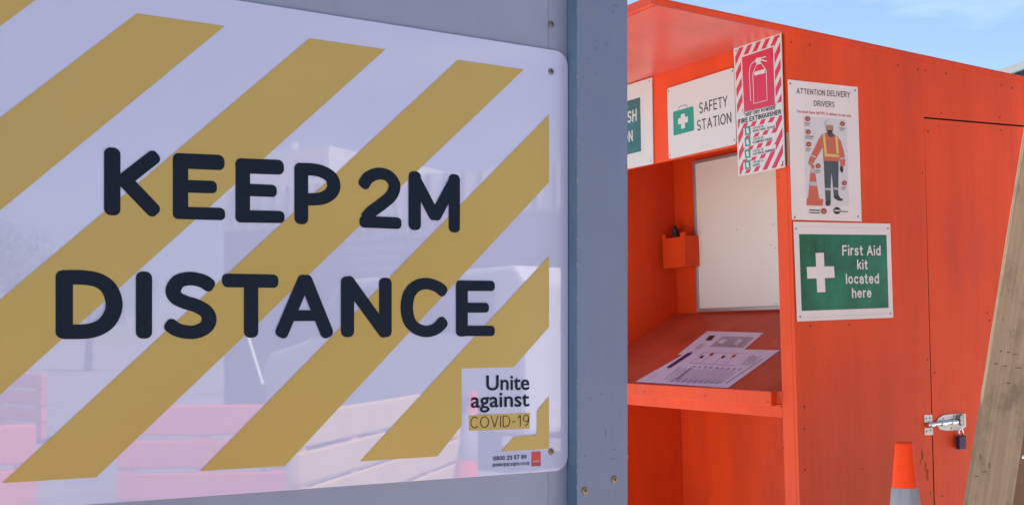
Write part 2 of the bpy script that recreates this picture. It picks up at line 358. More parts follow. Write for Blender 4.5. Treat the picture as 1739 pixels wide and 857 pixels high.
def text_mesh(s, bold=0.0, spacing=1.0, plain=False):
    """outline points normalised to the inked box, faces, and a stacking level for each point"""
    key = (s, bold, spacing, plain)
    if key in _txt: return _txt[key]
    if plain:
        c = bpy.data.curves.new('text', 'FONT'); c.body = s; c.offset = bold; c.resolution_u = 6
        o = bpy.data.objects.new('text', c); COL.objects.link(o)
        dg = bpy.context.evaluated_depsgraph_get(); me = bpy.data.meshes.new_from_object(o.evaluated_get(dg))
        vs = [(v.co.x, v.co.y) for v in me.vertices]; fs = [tuple(p.vertices) for p in me.polygons]; lv = [0] * len(vs)
        bpy.data.objects.remove(o); bpy.data.curves.remove(c); bpy.data.meshes.remove(me)
    else:
        w = .135 + bold * 2.2; vs, fs, lv = [], [], []; x = 0
        for chx in s:
            if chx == ' ': x += .42 * spacing; continue
            adv, st = GLY[chx]; lvl = 0
            for q in st:
                q = [p for i, p in enumerate(q) if i == 0 or (abs(p[0] - q[i - 1][0]) + abs(p[1] - q[i - 1][1])) > 1e-4]
                closed = len(q) > 8 and abs(q[0][0] - q[-1][0]) + abs(q[0][1] - q[-1][1]) < 1e-3
                a, b = Vector(q[0]), Vector(q[-1])
                if closed:
                    q = q + [q[1]]
                else:
                    d0 = (Vector(q[0]) - Vector(q[1])).normalized(); d1 = (Vector(q[-1]) - Vector(q[-2])).normalized()
                    q = [tuple(a + d0 * w / 2)] + list(q[1:-1]) + [tuple(b + d1 * w / 2)] if len(q) > 2 else [tuple(a + d0 * w / 2), tuple(b + d1 * w / 2)]
                lf, rt = [], []; P = [Vector(p) for p in q]
                for i, p in enumerate(P):
                    t = (P[min(i + 1, len(P) - 1)] - P[max(i - 1, 0)]).normalized(); n = Vector((-t.y, t.x)) * w / 2; lf.append(p + n); rt.append(p - n)
                lo = -.25 - w / 2 if chx in 'gpy,Q' else -w / 2; bse = len(vs)
                for l_, r_ in zip(lf, rt):
                    for v_ in (l_, r_): vs.append((x + v_.x, min(max(v_.y, lo), 1 + w / 2))); lv.append(lvl % 4)
                for i in range(len(lf) - 1): fs.append((bse + 2 * i + 1, bse + 2 * i + 3, bse + 2 * i + 2, bse + 2 * i))
                lvl += 1
            x += adv + (.20 + w * .75) * spacing
    x0 = min(v[0] for v in vs); x1 = max(v[0] for v in vs); y0 = min(v[1] for v in vs); y1 = max(v[1] for v in vs)
    _txt[key] = ([((a - x0) / (x1 - x0), (b - y0) / (y1 - y0)) for a, b in vs], fs, lv); return _txt[key]
def text(name, s, quad, y, m, parent, bold=0.0, spacing=1.0, plain=False):
    """quad: TL TR BR BL of the inked box in (x,z)"""
    vs, fs, lv = text_mesh(s, bold, spacing, plain); TL, TR, BR, BL = quad
    v = []
    for (a, b), q_ in zip(vs, lv):
        x = (BL[0] * (1 - a) + BR[0] * a) * (1 - b) + (TL[0] * (1 - a) + TR[0] * a) * b
        z = (BL[1] * (1 - a) + BR[1] * a) * (1 - b) + (TL[1] * (1 - a) + TR[1] * a) * b
        v.append((x, -y - q_ * .00003, z))
    me = bpy.data.meshes.new(name); me.from_pydata(v, [], fs); me.update()
    return link(name, me, m, parent)

_screw = {}
def screw(parent, x, z, y, r, m, name='screw', rot=None):
    k = (m.name,)
    if k not in _screw:
        mb = MB()
        pr = [(1.0, 0.0), (0.97, 0.22), (0.75, 0.42), (0.45, 0.50), (0.001, 0.50)]
        n = 14; b = 0
        for rr, h in pr:
            for i in range(n): mb.v.append((rr * math.cos(2 * math.pi * i / n), -h, rr * math.sin(2 * math.pi * i / n)))
        for j in range(len(pr) - 1):
            for i in range(n):
                i2 = (i + 1) % n; mb.f.append((j * n + i, j * n + i2, (j + 1) * n + i2, (j + 1) * n + i))
        me = mb.mesh('screw'); me.materials.append(m); me.materials.append(M['dark'])
        b = len(me.polygons)
        # cross recess as two dark bars proud of the head by a hair
        bm = bmesh.new(); bm.from_mesh(me)
        for a in (0.5, 0.5 + math.pi / 2):
            c, s_ = math.cos(a), math.sin(a); vs = []
            for u, w in ((-.5, -.12), (.5, -.12), (.5, .12), (-.5, .12)):
                vs.append(bm.verts.new((u * c - w * s_, -0.52 - (0.01 if a > 1 else 0), u * s_ + w * c)))
            f = bm.faces.new(vs); f.material_index = 1
        bm.to_mesh(me); bm.free(); _screw[k] = me
    o = link(name, _screw[k], None, parent); o.location = (x, -y, z); o.scale = (r, r, r)
    o.rotation_euler = (0, rot if rot is not None else random.uniform(0, 1.5), 0); return o

# ------------------------------------------------------------------ frames of the place
ZUP = Vector((0, 0, 1))
def yaw(vx):
    t = math.atan2(vx - CX, FPX); return Vector((math.sin(t), math.cos(t), 0))
wd = yaw(4050)                                                    # direction along the grey hoarding
WD0 = 600 * FPX / 707 / 1000
Wo = Vector(((962 - CX) / FPX * WD0, WD0, EYE))
W = Frame(Wo, wd, ZUP.cross(wd), ZUP)                              # hoarding plane, X=0 at the sign's right edge
WN = -ZUP.cross(wd)                                                # towards the camera
ya, yb, tl = R(-29.5), R(60.5), R(2.2)
ka = Vector((math.sin(ya), math.cos(ya), 0)); kb0 = Vector((math.sin(yb), math.cos(yb), 0))
kb = kb0 * math.cos(tl) + ZUP * math.sin(tl); ku = ZUP * math.cos(tl) - kb0 * math.sin(tl)
KO = Vector(((1350 - CX) / FPX * 3.5, 3.5, EYE))
K = Frame(KO, kb, ka, ku)                                          # side face: X into the picture, Y to the left, Z up
KF = Frame(KO, -ka, kb, ku)                                        # front face: X to the right (0 at the corner), Y inwards

# ------------------------------------------------------------------ ground
MB().prism([(-150, -0.3), (150, -0.3), (150, 0.0), (-150, 0.0)], -150, 150).build('ground', M['asphalt']) ; g = bpy.data.objects['ground']; tag(g, kind='structure')
fp = MB().prism([(-4.2, 0.004), (9.0, 0.004), (9.0, 0.008), (-4.2, 0.008)], -1.0, 7.5).build('pavement', M['concrete']); tag(fp, kind='structure')

# ------------------------------------------------------------------ grey hoarding with batten
hf = W.moved(-0.6, 0, -EYE)
hoard = empty('hoarding', hf, 'grey blue painted plywood hoarding with a vertical batten at its right edge', 'hoarding')
ox = 0.6   # hoarding local x = W.x + 0.6
MB().box(-1.6, ox - 0.0320, 0.0, 0.018, 0.03, 2.35).build('plywood_sheet', M['grey_paint'], hoard)
MB().box(ox - 0.0312, ox + 0.10, 0.0005, 0.018, 0.03, 2.35).build('plywood_sheet', M['grey_paint'], hoard)
b1 = W.pix(1066, 430, 0.025)[0]
MB().box(ox + 0.001, ox + b1, -0.025, -0.0005, 0.02, 2.36).build('batten', M['batten_paint'], hoard, bevel=0.0016)
bt_ = bpy.data.objects['batten'].data; bt_.materials.append(mat('batten_edge_tone', (0.12, 0.20, 0.30), 0.5, var=0.12, vscale=12, bump=0.6, bscale=50))
for f in bt_.polygons:
    if f.normal.x < -.9: f.material_index = 1  # left face gets a lighter, bluer tone than the front
MB().box(ox - 0.02, ox + b1 - 0.012, 0.0185, 0.063, 0.02, 2.34).build('frame_post', M['raw_wood'], hoard)
x, z = W.pix(936, 42); screw(hoard, x + ox, z + EYE, 0.0, 0.0048, M['screw'])
for px, py, r in ((1043, 813, .0055), (993, 832, .0055)):
    x, z = W.pix(px, py, 0.025); screw(hoard, x + ox, z + EYE, 0.0245, r, M['brass'])
sc_ = MB()
for px, py, l_, a in ((1030, 75, 9, 1.0), (1012, 82, 6, .6), (1000, 100, 4, .3), (1011, 124, 3, .2), (991, 131, 3, 1.2), (1012, 70, 5, 1.2), (1045, 10, 8, .2), (1041, 20, 6, .5),
                      (1044, 762, 7, -.3), (1040, 778, 8, -.2), (1002, 676, 4, 0), (1029, 735, 12, 1.5), (993, 773, 5, .5), (1051, 698, 2, .5), (1000, 150, 4, 0), (1021, 668, 4, 0.1)):
    c0 = W.pix(px - l_ * math.cos(a) / 2, py - l_ * math.sin(a) / 2, 0.0252); c1 = W.pix(px + l_ * math.cos(a) / 2, py + l_ * math.sin(a) / 2, 0.0252)
    q = bar((c0[0] + ox, c0[1] + EYE), (c1[0] + ox, c1[1] + EYE), 0.0007)
    sc_.face(q, -0.0252)
me = bpy.data.meshes.new('scratches'); me.from_pydata(sc_.v, [], sc_.f); me.update()
link('scratches', me, M['wall_dark'], hoard)['kind'] = 'stuff'
# chipped paint flakes along the batten's edges
ch = MB()
for k in range(60):
    zz = random.uniform(0.9, 1.75); xx = ox + random.choice((0.0012, b1 - 0.0012)) ; s_ = random.uniform(.0006, .0022); h_ = random.uniform(.001, .006)
    ch.face([(xx - s_ * .6, zz), (xx + s_, zz + h_ * .3), (xx + s_ * .5, zz + h_), (xx - s_ * .6, zz + h_ * .8)], -0.0253)
me = bpy.data.meshes.new('paint_chips'); me.from_pydata(ch.v, [], ch.f); me.update()
link('paint_chips', me, M['ink_grey'], hoard)['kind'] = 'stuff'

# ------------------------------------------------------------------ the big distance sign
SW = 1.22
sgf = W.moved(-SW / 2, 0, 0.1116)
sign = empty('distance_sign', sgf, 'large white sign with diagonal yellow stripes reading KEEP 2M DISTANCE on the grey hoarding', 'sign')
ZT, ZB = W.pix(962, 90)[1], W.pix(962, 797)[1]
def w2(px, py, off=0.0045):
    x, z = W.pix(px, py, off); return (x + SW / 2, z - 0.1116)
MB().prism(rrect(-SW / 2, SW / 2, ZB - .1116, ZT - .1116, 0.021, 10), -0.004, -0.0004).build('sign_panel', M['vinyl_white'], sign, bevel=0.0007)
TOP, BOT = w2(778, 102)[1], w2(340, 799)[1]
RGT = w2(932.5, 400)[0]; LFT = -SW / 2 + 0.03
def line(a, b):
    a, b = w2(*a), w2(*b); k = (b[0] - a[0]) / (b[1] - a[1]); return lambda z: a[0] + (z - a[1]) * k, lambda x: a[1] + (x - a[0]) / k
def clipL(poly):
    out_ = []
    for i in range(len(poly)):
        a, b = poly[i], poly[(i + 1) % len(poly)]
        if a[0] >= LFT: out_.append(a)
        if (a[0] >= LFT) != (b[0] >= LFT):
            t = (LFT - a[0]) / (b[0] - a[0]); out_.append((LFT, a[1] + (b[1] - a[1]) * t))
    return out_
stripes = []
edges = [(((-110, -10), (-334, 168)), ((56, 3.5), (0, 45))), (((228, 27), (0, 200)), ((380, 46), (0, 357))), (((524, 67), (97, 427)), ((655, 84), (268, 430))), (((778, 102), (3, 820)), ((890, 118), (165, 808)))]
for l_, r_ in edges:
    lx, rx = line(*l_)[0], line(*r_)[0]
    if l_[0][0] < 0: lx = lambda z, rx=rx: rx(z) - 0.130
    p = clipL([(lx(TOP), TOP), (rx(TOP), TOP), (rx(BOT), BOT), (lx(BOT), BOT)])
    if len(p) > 2: stripes.append(p)
rx0 = line((56, 3.5), (0, 45))[0]
p = clipL([(rx0(TOP) - .40, TOP), (rx0(TOP) - .27, TOP), (rx0(BOT) - .27, BOT), (rx0(BOT) - .40, BOT)])
if len(p) > 2: stripes.append(p)
l4, r4 = line((932, 195), (340, 799)), line((932, 310), (484, 790))
stripes.append([(RGT, l4[1](RGT)), (RGT, r4[1](RGT)), (r4[0](BOT), BOT), (l4[0](BOT), BOT)])
l5 = line((932, 435), (613, 781))
stripes.append([(RGT, l5[1](RGT)), w2(932.5, 555), w2(872, 623), w2(784, 625), w2(784, 722), w2(743, 774), (l5[0](BOT), BOT)])
stripes.append([w2(932.5, 672), w2(912, 696), w2(911.6, 738), w2(872.6, 741), w2(851.4, 765.8), w2(932.5, 761)])
for p in stripes: flat('stripe', [p], 0.0045, M['ink_yellow'], sign)

c1 = lambda x, y: w2(x / 1.994, y / 1.994)
c2 = lambda x, y: w2(480 + x / 1.994, y / 1.994)
c3 = lambda x, y: w2(x / 2.008, 430 + y / 2.008)
c4 = lambda x, y: w2(480 + x / 2.008, 430 + y / 2.008)
SV, SH = 0.0183, 0.0158            # stem and bar thickness of the lettering
def B(c, x0, y0, x1, y1, w=SV): return bar(c(x0, y0), c(x1, y1), w)
def RB(c, pts, w=SV, wz=SH, cap0=True, cap1=True): return ribbon([c(*p) for p in pts], w, cap0, cap1, True, wz)
def letter(polys): return flat('letter', polys, 0.0050, M['ink_navy'], sign)
letter([B(c1, 380, 500, 380, 729), B(c1, 412, 617, 534, 522, .0165), B(c1, 412, 600, 532, 725, .0172)])
letter([B(c1, 611, 520, 611, 741), B(c1, 585, 544, 760, 551), B(c1, 600, 630, 734, 634, .0150), B(c1, 585, 720, 762, 725, .0148)])
letter([B(c1, 822, 537, 822, 751), B(c1, 797, 561, 961, 567), B(c1, 810, 642, 937, 647, .0150), B(c1, 797, 732, 963, 735, .0150)])
letter([B(c2, 63, 552, 63, 759), RB(c2, [(50, 573), (100, 574), (135, 582), (164, 601), (173, 630), (162, 655), (135, 671), (100, 675), (64, 674)], SV, .0155, False, False)])
letter([RB(c2, [(276, 621), (292, 600), (324, 588), (356, 595), (376, 618), (377, 642), (364, 666), (334, 692), (300, 717), (280, 742)], .0172, .0155, True, False), B(c2, 260, 750, 402, 756, .0152),
        bar(c2(278, 735), c2(278, 768), .0150)])
letter([B(c2, 447, 580, 447, 779), B(c2, 581, 590, 581, 787, .0175), B(c2, 440, 590, 520, 742, .0165), B(c2, 588, 598, 512, 742, .0165)])
letter([B(c3, 219, 58, 219, 290, .0186), RB(c3, [(215, 82), (280, 82), (335, 92), (372, 120), (389, 168), (380, 212), (350, 247), (300, 265), (215, 267)], .0190, .0165, False, False)])
letter([B(c3, 491, 62, 491, 290, .0186)])
letter([RB(c3, [(712, 107), (690, 94), (650, 86), (610, 95), (591, 124), (600, 150), (630, 166), (668, 178), (702, 198), (713, 226), (700, 252), (668, 267), (636, 268), (604, 260), (582, 246)], .0182, .0160)])
letter([B(c3, 856, 80, 856, 287, .0182), B(c3, 757, 92, 949, 95, .0165)])
letter([bar(c4(79, 76), c4(-10, 286), .0172), bar(c4(72, 76), c4(157, 286), .0176), B(c4, 20, 212, 130, 212, .0135)])
letter([B(c4, 221, 79, 221, 285, .0184), B(c4, 350, 83, 350, 285, .0182), B(c4, 214, 84, 356, 280, .0175)])
letter([RB(c4, [(545, 127), (524, 112), (490, 103), (455, 112), (431, 140), (423, 186), (432, 230), (456, 256), (490, 266), (522, 257), (545, 236)], .0184, .0152)])
letter([B(c4, 611, 92, 611, 283, .0184), B(c4, 591, 110, 723, 111, .0142), B(c4, 600, 185, 703, 185, .0134), B(c4, 591, 264, 723, 264, .0142)])
c8 = lambda x, y: w2(740 + x / 4.283, 600 + y / 4.283)
def q8(*a): return [c8(*p) for p in a]
text('lettering', 'Unite', q8((368, 158), (680, 152), (680, 264), (368, 268)), .0050, M['ink_navy'], sign, 0.012, 1.0, True)
text('lettering', 'against', q8((255, 288), (680, 280), (680, 418), (255, 430)), .0050, M['ink_navy'], sign, 0.012, 1.0, True)
flat('yellow_label', [q8((243, 447), (686, 430), (683, 545), (243, 560))], .0045, M['ink_yellow'], sign)
text('lettering', 'COVID-19', q8((252, 459), (678, 443), (678, 526), (252, 543)), .0050, M['ink_navy'], sign, -0.030)
text('lettering', '0800 23 57 89', q8((418, 746), (660, 733), (660, 765), (418, 777)), .0050, M['ink_navy'], sign, 0.02)
text('lettering', 'powerpacsigns.co.nz', q8((416, 792), (681, 780), (681, 812), (416, 828)), .0050, M['ink_navy'], sign, 0.012)
flat('red_logo', [q8((697, 714), (764, 710), (764, 790), (697, 793))], .0045, M['ink_red'], sign)
flat('red_logo', [q8((697, 794), (764, 791), (764, 815), (697, 818))], .0045, M['ink_dark_red'], sign)
text('lettering', 'POWERPAC', q8((703, 777), (759, 774), (759, 785), (703, 788)), .0050, M['vinyl_white'], sign, 0.02)
for px, py, m_ in ((936, 122, 'screw'), (936, 766, 'brass')):
    x, z = w2(px, py); screw(sign, x, z, .0038, .0048, M[m_])

# ------------------------------------------------------------------ orange kiosk
kf = K.moved(0, 0, -EYE)
kiosk = empty('safety_kiosk', kf, 'open orange painted plywood kiosk with sloping desk, overhanging roof and padlocked side door', 'kiosk')
ZK = EYE       # kiosk-local z = frame z + EYE
GB = -0.0      # local z of its base
def k3(X, Y, Z): return (X, Y, Z + ZK)
OR_ = M['orange']
def zr(X): return 0.908 - 0.070 * X       # underside of the roof
# side panel with the doorway cut out of it
dx0, dx1, dzt = 0.578, 1.20, 0.688
side = [(0, GB - ZK), (0.5725, GB - ZK), (0.5755, dzt), (dx1, dzt - .003), (dx1, GB - ZK), (1.8, GB - ZK), (1.8, zr(1.8)), (0, zr(0))]
MB().prism([(x, z + ZK) for x, z in side], 0.0, 0.012).build('side_panel', OR_, kiosk)
dl = K.pix(1568, 200, 0)[0]; dm = K.pix(1579, 500, 0)[0]
door = MB().prism([(dx0 + .0035, GB + .03), (dx1 - .005, GB + .03), (dx1 - .005, ZK + dzt - .0085), (dx0 - 0.0005, ZK + dzt - .0050)], 0.0015, 0.0135).build('door', OR_, kiosk)
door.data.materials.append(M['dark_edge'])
for f in list(door.data.polygons)[2:]: f.material_index = 1  # edges coloured dark so the gap reads as a shadow line
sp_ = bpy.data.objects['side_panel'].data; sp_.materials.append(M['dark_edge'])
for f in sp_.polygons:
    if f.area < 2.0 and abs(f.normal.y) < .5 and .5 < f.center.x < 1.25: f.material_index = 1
MB().box(0.54, 1.23, 0.0145, 0.016, GB + .02, ZK + .72).build('dark_backing', M['dark'], kiosk)  # added black sheet standing in for the dark interior behind the door gaps

# corner post and ply edge
MB().box(0.0005, 0.045, 0.0135, 0.063, GB, ZK + 0.906).build('corner_post', OR_, kiosk, bevel=0.0015)
MB().box(0.003, 0.02, 0.0120, 0.0136, GB, ZK + 0.905).build('seam', M['dark'], kiosk)
MB().box(-0.0012, 0.0, 0.0008, 0.0105, ZK + 0.513, ZK + 0.612).build('bare_edge', M['raw_wood'], kiosk)
MB().box(0.0010, 0.019, 0.064, 1.262, ZK + 0.606, ZK + zr(0) - 0.0012).build('fascia', OR_, kiosk, bevel=0.0012)
LW, DW = 1.241, 0.521
MB().box(0.0, DW + .02, LW, LW + .018, GB, ZK + 0.866).build('left_wall', OR_, kiosk)
MB().box(DW, DW + .012, 0.064, LW - .0005, GB, ZK + 0.866).build('back_wall', OR_, kiosk)
MB().box(0.046, DW - .0005, 0.0165, 0.0285, GB, ZK + 0.866).build('inner_side_wall', OR_, kiosk)
MB().box(1.79, 1.805, 0.013, LW, GB, ZK + zr(1.81) - .002).build('rear_wall', OR_, kiosk)
MB().box(DW + .021, 1.789, LW, LW + .018, GB, ZK + zr(1.81) - .002).build('left_wall', OR_, kiosk)
# roof sheet, with thin front trim
rt_ = 0.014
rp = [(-0.475, zr(-.475)), (1.86, zr(1.86)), (1.86, zr(1.86) + rt_), (-0.475, zr(-.475) + rt_)]
MB().prism([(x, z + ZK) for x, z in rp], -0.0025, 1.33).build('roof', M['orange'], kiosk)
rp = [(-0.471, zr(-.471) + rt_ + .0006), (1.865, zr(1.865) + rt_ + .0006), (1.865, zr(1.865) + rt_ + .004), (-0.471, zr(-.471) + rt_ + .004)]
MB().prism([(x, z + ZK) for x, z in rp], -0.0032, 1.332).build('roof_edge', M['orange_edge'], kiosk)
MB().box(-0.492, -0.4755, -0.0027, 1.331, ZK + zr(-.475) - .002, ZK + zr(-.475) + .022).build('roof_trim', M['orange_edge'], kiosk, bevel=.001)
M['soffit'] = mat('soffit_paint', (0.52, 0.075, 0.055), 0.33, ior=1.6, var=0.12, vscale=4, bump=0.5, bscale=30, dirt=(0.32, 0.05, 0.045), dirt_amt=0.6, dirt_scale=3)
rp = [(-0.4745, zr(-.4745) - .004), (-0.0005, zr(0) - .004), (-0.0005, zr(0) - .0004), (-0.4745, zr(-.4745) - .0004)]
MB().prism([(x, z + ZK) for x, z in rp], -0.0015, 1.32).build('soffit', M['soffit'], kiosk)
# desk
dz0, dz1 = -0.160, 0.085
sl_ = math.atan2(dz1 - dz0, DW - .0028)
MB().prism([(0.002, dz0 + ZK), (DW - .0008, dz1 + ZK), (DW - .0008, dz1 - .016 + ZK), (0.002, dz0 - .016 + ZK)], 0.066, LW - .0008).build('desk_top', M['orange_desk'], kiosk)
MB().box(-0.021, 0.0012, 0.088, LW + .01, ZK - 0.203, ZK - 0.158).build('desk_lip', OR_, kiosk, bevel=0.0022)
MB().box(0.0018, 0.02, 0.0645, LW - .001, ZK - 0.238, ZK - 0.199).build('desk_rail', OR_, kiosk, bevel=0.0015)
# holder box in the back corner
hd = MB()
y0_, y1_ = 1.078, 1.222
hd_pts = [(y0_, .268), (y1_, .268), (y1_, .405), (y1_ - .018, .405), (y1_ - .018, .388), (y0_ + .028, .388), (y0_ + .028, .405), (y0_, .405)]
for i in (0,):
    b = len(hd.v); n = len(hd_pts)
    hd.v += [(.440, y, z + ZK) for y, z in hd_pts] + [(.449, y, z + ZK) for y, z in hd_pts]
    hd.f += [tuple(range(n)), tuple(range(2 * n - 1, n - 1, -1))] + [((i + 1) % n, i, n + i, n + (i + 1) % n) for i in range(n)]
hd.box(.4495, .5115, y0_ - .0005, y0_ + .009, ZK + .268, ZK + .390)
hd.box(.4495, .5115, y1_ - .009, y1_ + .0005, ZK + .268, ZK + .390)
hd.box(.4495, .5115, y0_ + .010, y1_ - .010, ZK + .269, ZK + .278)
hd.box(.5118, .5205, 1.108, 1.2400, ZK + .262, ZK + .425)
hd.build('marker_box', M['orange'], kiosk, bevel=.0008)
mk = K.moved(.485, 1.165, .34)
mo = empty('marker', mk, 'black handle of a marker or eraser standing in the small orange box', 'marker')
mm_ = MB(); mm_.tube([(0.0, 0.01, -.045), (-.003, .015, .03), (-.006, .022, .085)], [.013, .014, .012], 12); mm_.build('barrel', M['black_plastic'], mo, smooth=False)
MB().tube([(-.006, .022, .0855), (-.007, .024, .098)], [.010, .007], 12).build('cap', M['black_plastic'], mo)
# nail and screw heads in the plywood
_h = MB().prism(disc(0, 0, 1, n=8), -0.3, 0).mesh('nail_hole'); _h.materials.append(M['hole'])
def hole(fr_pix, rad, parent, conv):
    x_, z_ = fr_pix; o = link('nail_head', _h, None, parent); o.location = conv(x_, z_); o.scale = (rad, .003, rad * random.uniform(.9, 1.6)); return o
c7b = lambda X, Y: (1480 + X / 3.571, 60 + Y / 3.571)
hp = [c7b(*p) for p in ((160, 183), (282, 209), (328, 215), (453, 233), (787, 302), (853, 320), (424, 470), (778, 497))] + [(1344, 72), (1375, 77), (1575, 610), (1366, 690), (1367, 797), (1366, 727), (1376, 553), (1442, 551), (1566, 294), (1400, 60)]
dp = [c7b(*p) for p in ((407, 550), (345, 585), (785, 575))] + [(1588, 632), (1681, 544), (1677, 531), (1601, 842)]
for p in hp: hole(K.pix(*p), .0024, kiosk, lambda a, b: (a, -.0001, b + ZK))
for p in dp: hole(K.pix(*p), .0024, kiosk, lambda a, b: (a, .0014, b + ZK))
def holeF(px, py, rad=.0022, off=0.0, ):
    x_, z_ = KF.pix(px, py, off); o = link('nail_head', _h, None, kiosk); o.rotation_euler = (0, 0, -math.pi / 2); o.location = (-off + .0004, -x_, z_ + ZK); o.scale = (rad, .003, rad)
for p in ((1094, 664), (1197, 672), (1304, 682)): holeF(*p, off=.0215)
for p in ((1326, 690), (1322, 300), (1330, 760)): holeF(*p)

rr_ = random.Random(5); sc2 = MB()
for px, py, w_, h_ in ((1566, 770, 5, 22), (1572, 790, 5, 26), (1575, 806, 6, 24), (1580, 838, 3, 14), (1563, 782, 3, 12), (1578, 770, 2, 8), (1383, 590, 2, 10), (1465, 795, 8, 3)):
    pts = []
    for k in range(14):
        a = 2 * math.pi * k / 14; q = .35 + .65 * rr_.random(); pts.append(K.pix(px + w_ / 2 * q * math.cos(a), py + h_ / 2 * q * math.sin(a)))
    sc2.face([(a, b + ZK) for a, b in pts], -.0004)
me = bpy.data.meshes.new('scuffs'); me.from_pydata(sc2.v, [], sc2.f); me.update()
link('scuffs', me, mat('scuff', (0.30, 0.03, 0.016), 0.7, var=0.5, vscale=60), kiosk)['kind'] = 'stuff'
# barrel bolt on the side door
b6 = lambda X, Y, off=0.0: (lambda t: (t[0], t[1] + ZK))(K.pix(1480 + X / 3.95, 640 + Y / 3.95, off))
def poly6(pts): return [b6(*p) for p in pts]
bolt = MB().prism(poly6([(432, 300), (445, 275), (480, 252), (545, 245), (626, 244), (630, 330), (600, 352), (500, 357), (455, 350), (436, 325)]), -.0035, .0010).build('barrel_bolt', M['zinc_dull'], kiosk, bevel=.0004)
kp = MB(); kp.prism([b6(*p) for p in ((350, 252), (403, 250), (405, 302), (352, 304))], -.0028, -.0001); kp.prism([b6(*p) for p in ((352, 340), (407, 338), (409, 386), (354, 388))], -.0028, -.0001)
kp.build('keeper', M['zinc_dull'], kiosk, bevel=.0004)
a_ = b6(362, 318); c_ = b6(452, 308); e_ = b6(580, 292)
MB().tube([(a_[0], -.010, a_[1]), (e_[0], -.010, e_[1])], .0052, 14).build('rod', M['zinc'], bolt, smooth=False)
for (u0, v0, u1, v1) in ((378, 318, 402, 316), (452, 309, 486, 305), (520, 300, 556, 296)):
    p_, q_ = b6(u0, v0), b6(u1, v1)
    MB().tube([(p_[0], -.0095, p_[1]), (q_[0], -.0095, q_[1])], .0085, 14).build('sleeve', M['zinc'], bolt)
t_ = b6(560, 250); s_ = b6(600, 380)
MB().box(t_[0], t_[0] + .014, -.021, -.0036, t_[1] - .030, t_[1] - .002).build('hasp_plate', M['zinc_dark'], bolt, bevel=.0006)
MB().box(t_[0] + .016, t_[0] + .030, -.012, -.0036, t_[1] - .037, t_[1] - .001).build('hasp_plate', M['zinc_dark'], bolt, bevel=.0006)
for X, Y in ((362, 275), (386, 273), (365, 362), (392, 356), (475, 275), (485, 325), (545, 262), (530, 340)):
    x_, z_ = b6(X, Y); screw(kiosk, x_, z_, .0030, .0030, M['screw'])
pl_ = b6(600, 390, .015); plf = K.moved(pl_[0], -.015, pl_[1] - ZK)
lock = empty('padlock', plf, 'small purple padlock hanging from the bolt on the orange door', 'padlock')
MB().box(-.0165, .0165, -.008, .008, -.044, -.001).build('body', M['purple_metal'], lock, bevel=.0025)
sh = [(-.009, 0, -.002), (-.009, 0, .014)] + [(-.009 * math.cos(t), 0, .014 + .009 * math.sin(t)) for t in [math.pi * k / 8 for k in range(1, 8)]] + [(.009, 0, .014), (.009, 0, -.002)]
MB().tube(sh, .0026, 10).build('shackle', M['zinc'], lock, smooth=True)

# ------------------------------------------------------------------ signs and papers
class PF:
    """a printed panel: things on frame F, drawn with crop coordinates"""
    def __init__(s, name, F, corners, conv, thick, m, label, cat, off0=0.0006, rr=0.0):
        s.F, s.c, s.t = F, conv, thick; s.off = off0 + thick
        pts = [F.pix(*conv(*p), s.off) for p in corners]; cx = sum(p[0] for p in pts) / 4; cz = sum(p[1] for p in pts) / 4
        s.cx, s.cz = cx, cz; fr = F.moved(cx, -off0, cz); s.e = empty(name, fr, label, cat); s.off0 = off0
        q = [(a - cx, b - cz) for a, b in pts]
        if rr:
            o = []
            for i in range(4):
                a, b, c = Vector(q[i - 1]), Vector(q[i]), Vector(q[(i + 1) % 4])
                d1, d2 = (a - b).normalized(), (c - b).normalized(); p1, p2 = b + d1 * rr, b + d2 * rr
                for k in range(7):
                    t = k / 6; o.append(tuple((1 - t) ** 2 * p1 + 2 * t * (1 - t) * b + t * t * p2))
            q = o
        MB().prism(q, -thick, 0).build('panel', m, s.e)
    def p(s, x, y): a, b = s.F.pix(*s.c(x, y), s.off); return (a - s.cx, b - s.cz)
    def poly(s, name, pts, m, lvl=1): return flat(name, [[s.p(*q) for q in pts]], s.t + .0003 * lvl, M[m] if isinstance(m, str) else m, s.e)
    def polys(s, name, L_, m, lvl=1): return flat(name, [[s.p(*q) for q in pts] for pts in L_], s.t + .0003 * lvl, M[m], s.e)
    def disc(s, name, x, y, rx, m, lvl=1, ry=None):
        return s.poly(name, [(x + rx * math.cos(a), y + (ry or rx) * math.sin(a)) for a in [math.pi * k / 9 for k in range(18)]], m, lvl)
    def line(s, name, pts, w, m, lvl=1, smooth=False): return flat(name, [ribbon([s.p(*q) for q in pts], w, False, False, smooth)], s.t + .0003 * lvl, M[m], s.e)
    def text(s, t, quad, m, bold=0.0, lvl=2, spacing=1.0): return text('lettering', t, [s.p(*q) for q in quad], s.t + .0003 * lvl, M[m], s.e, bold, spacing)
    def screw(s, x, y, r=.003, m='screw'): a, b = s.p(x, y); screw(s.e, a, b, s.t - .0002, r, M[m])

k7 = lambda X, Y: (1060 + X / 3.297, 50 + Y / 3.297)
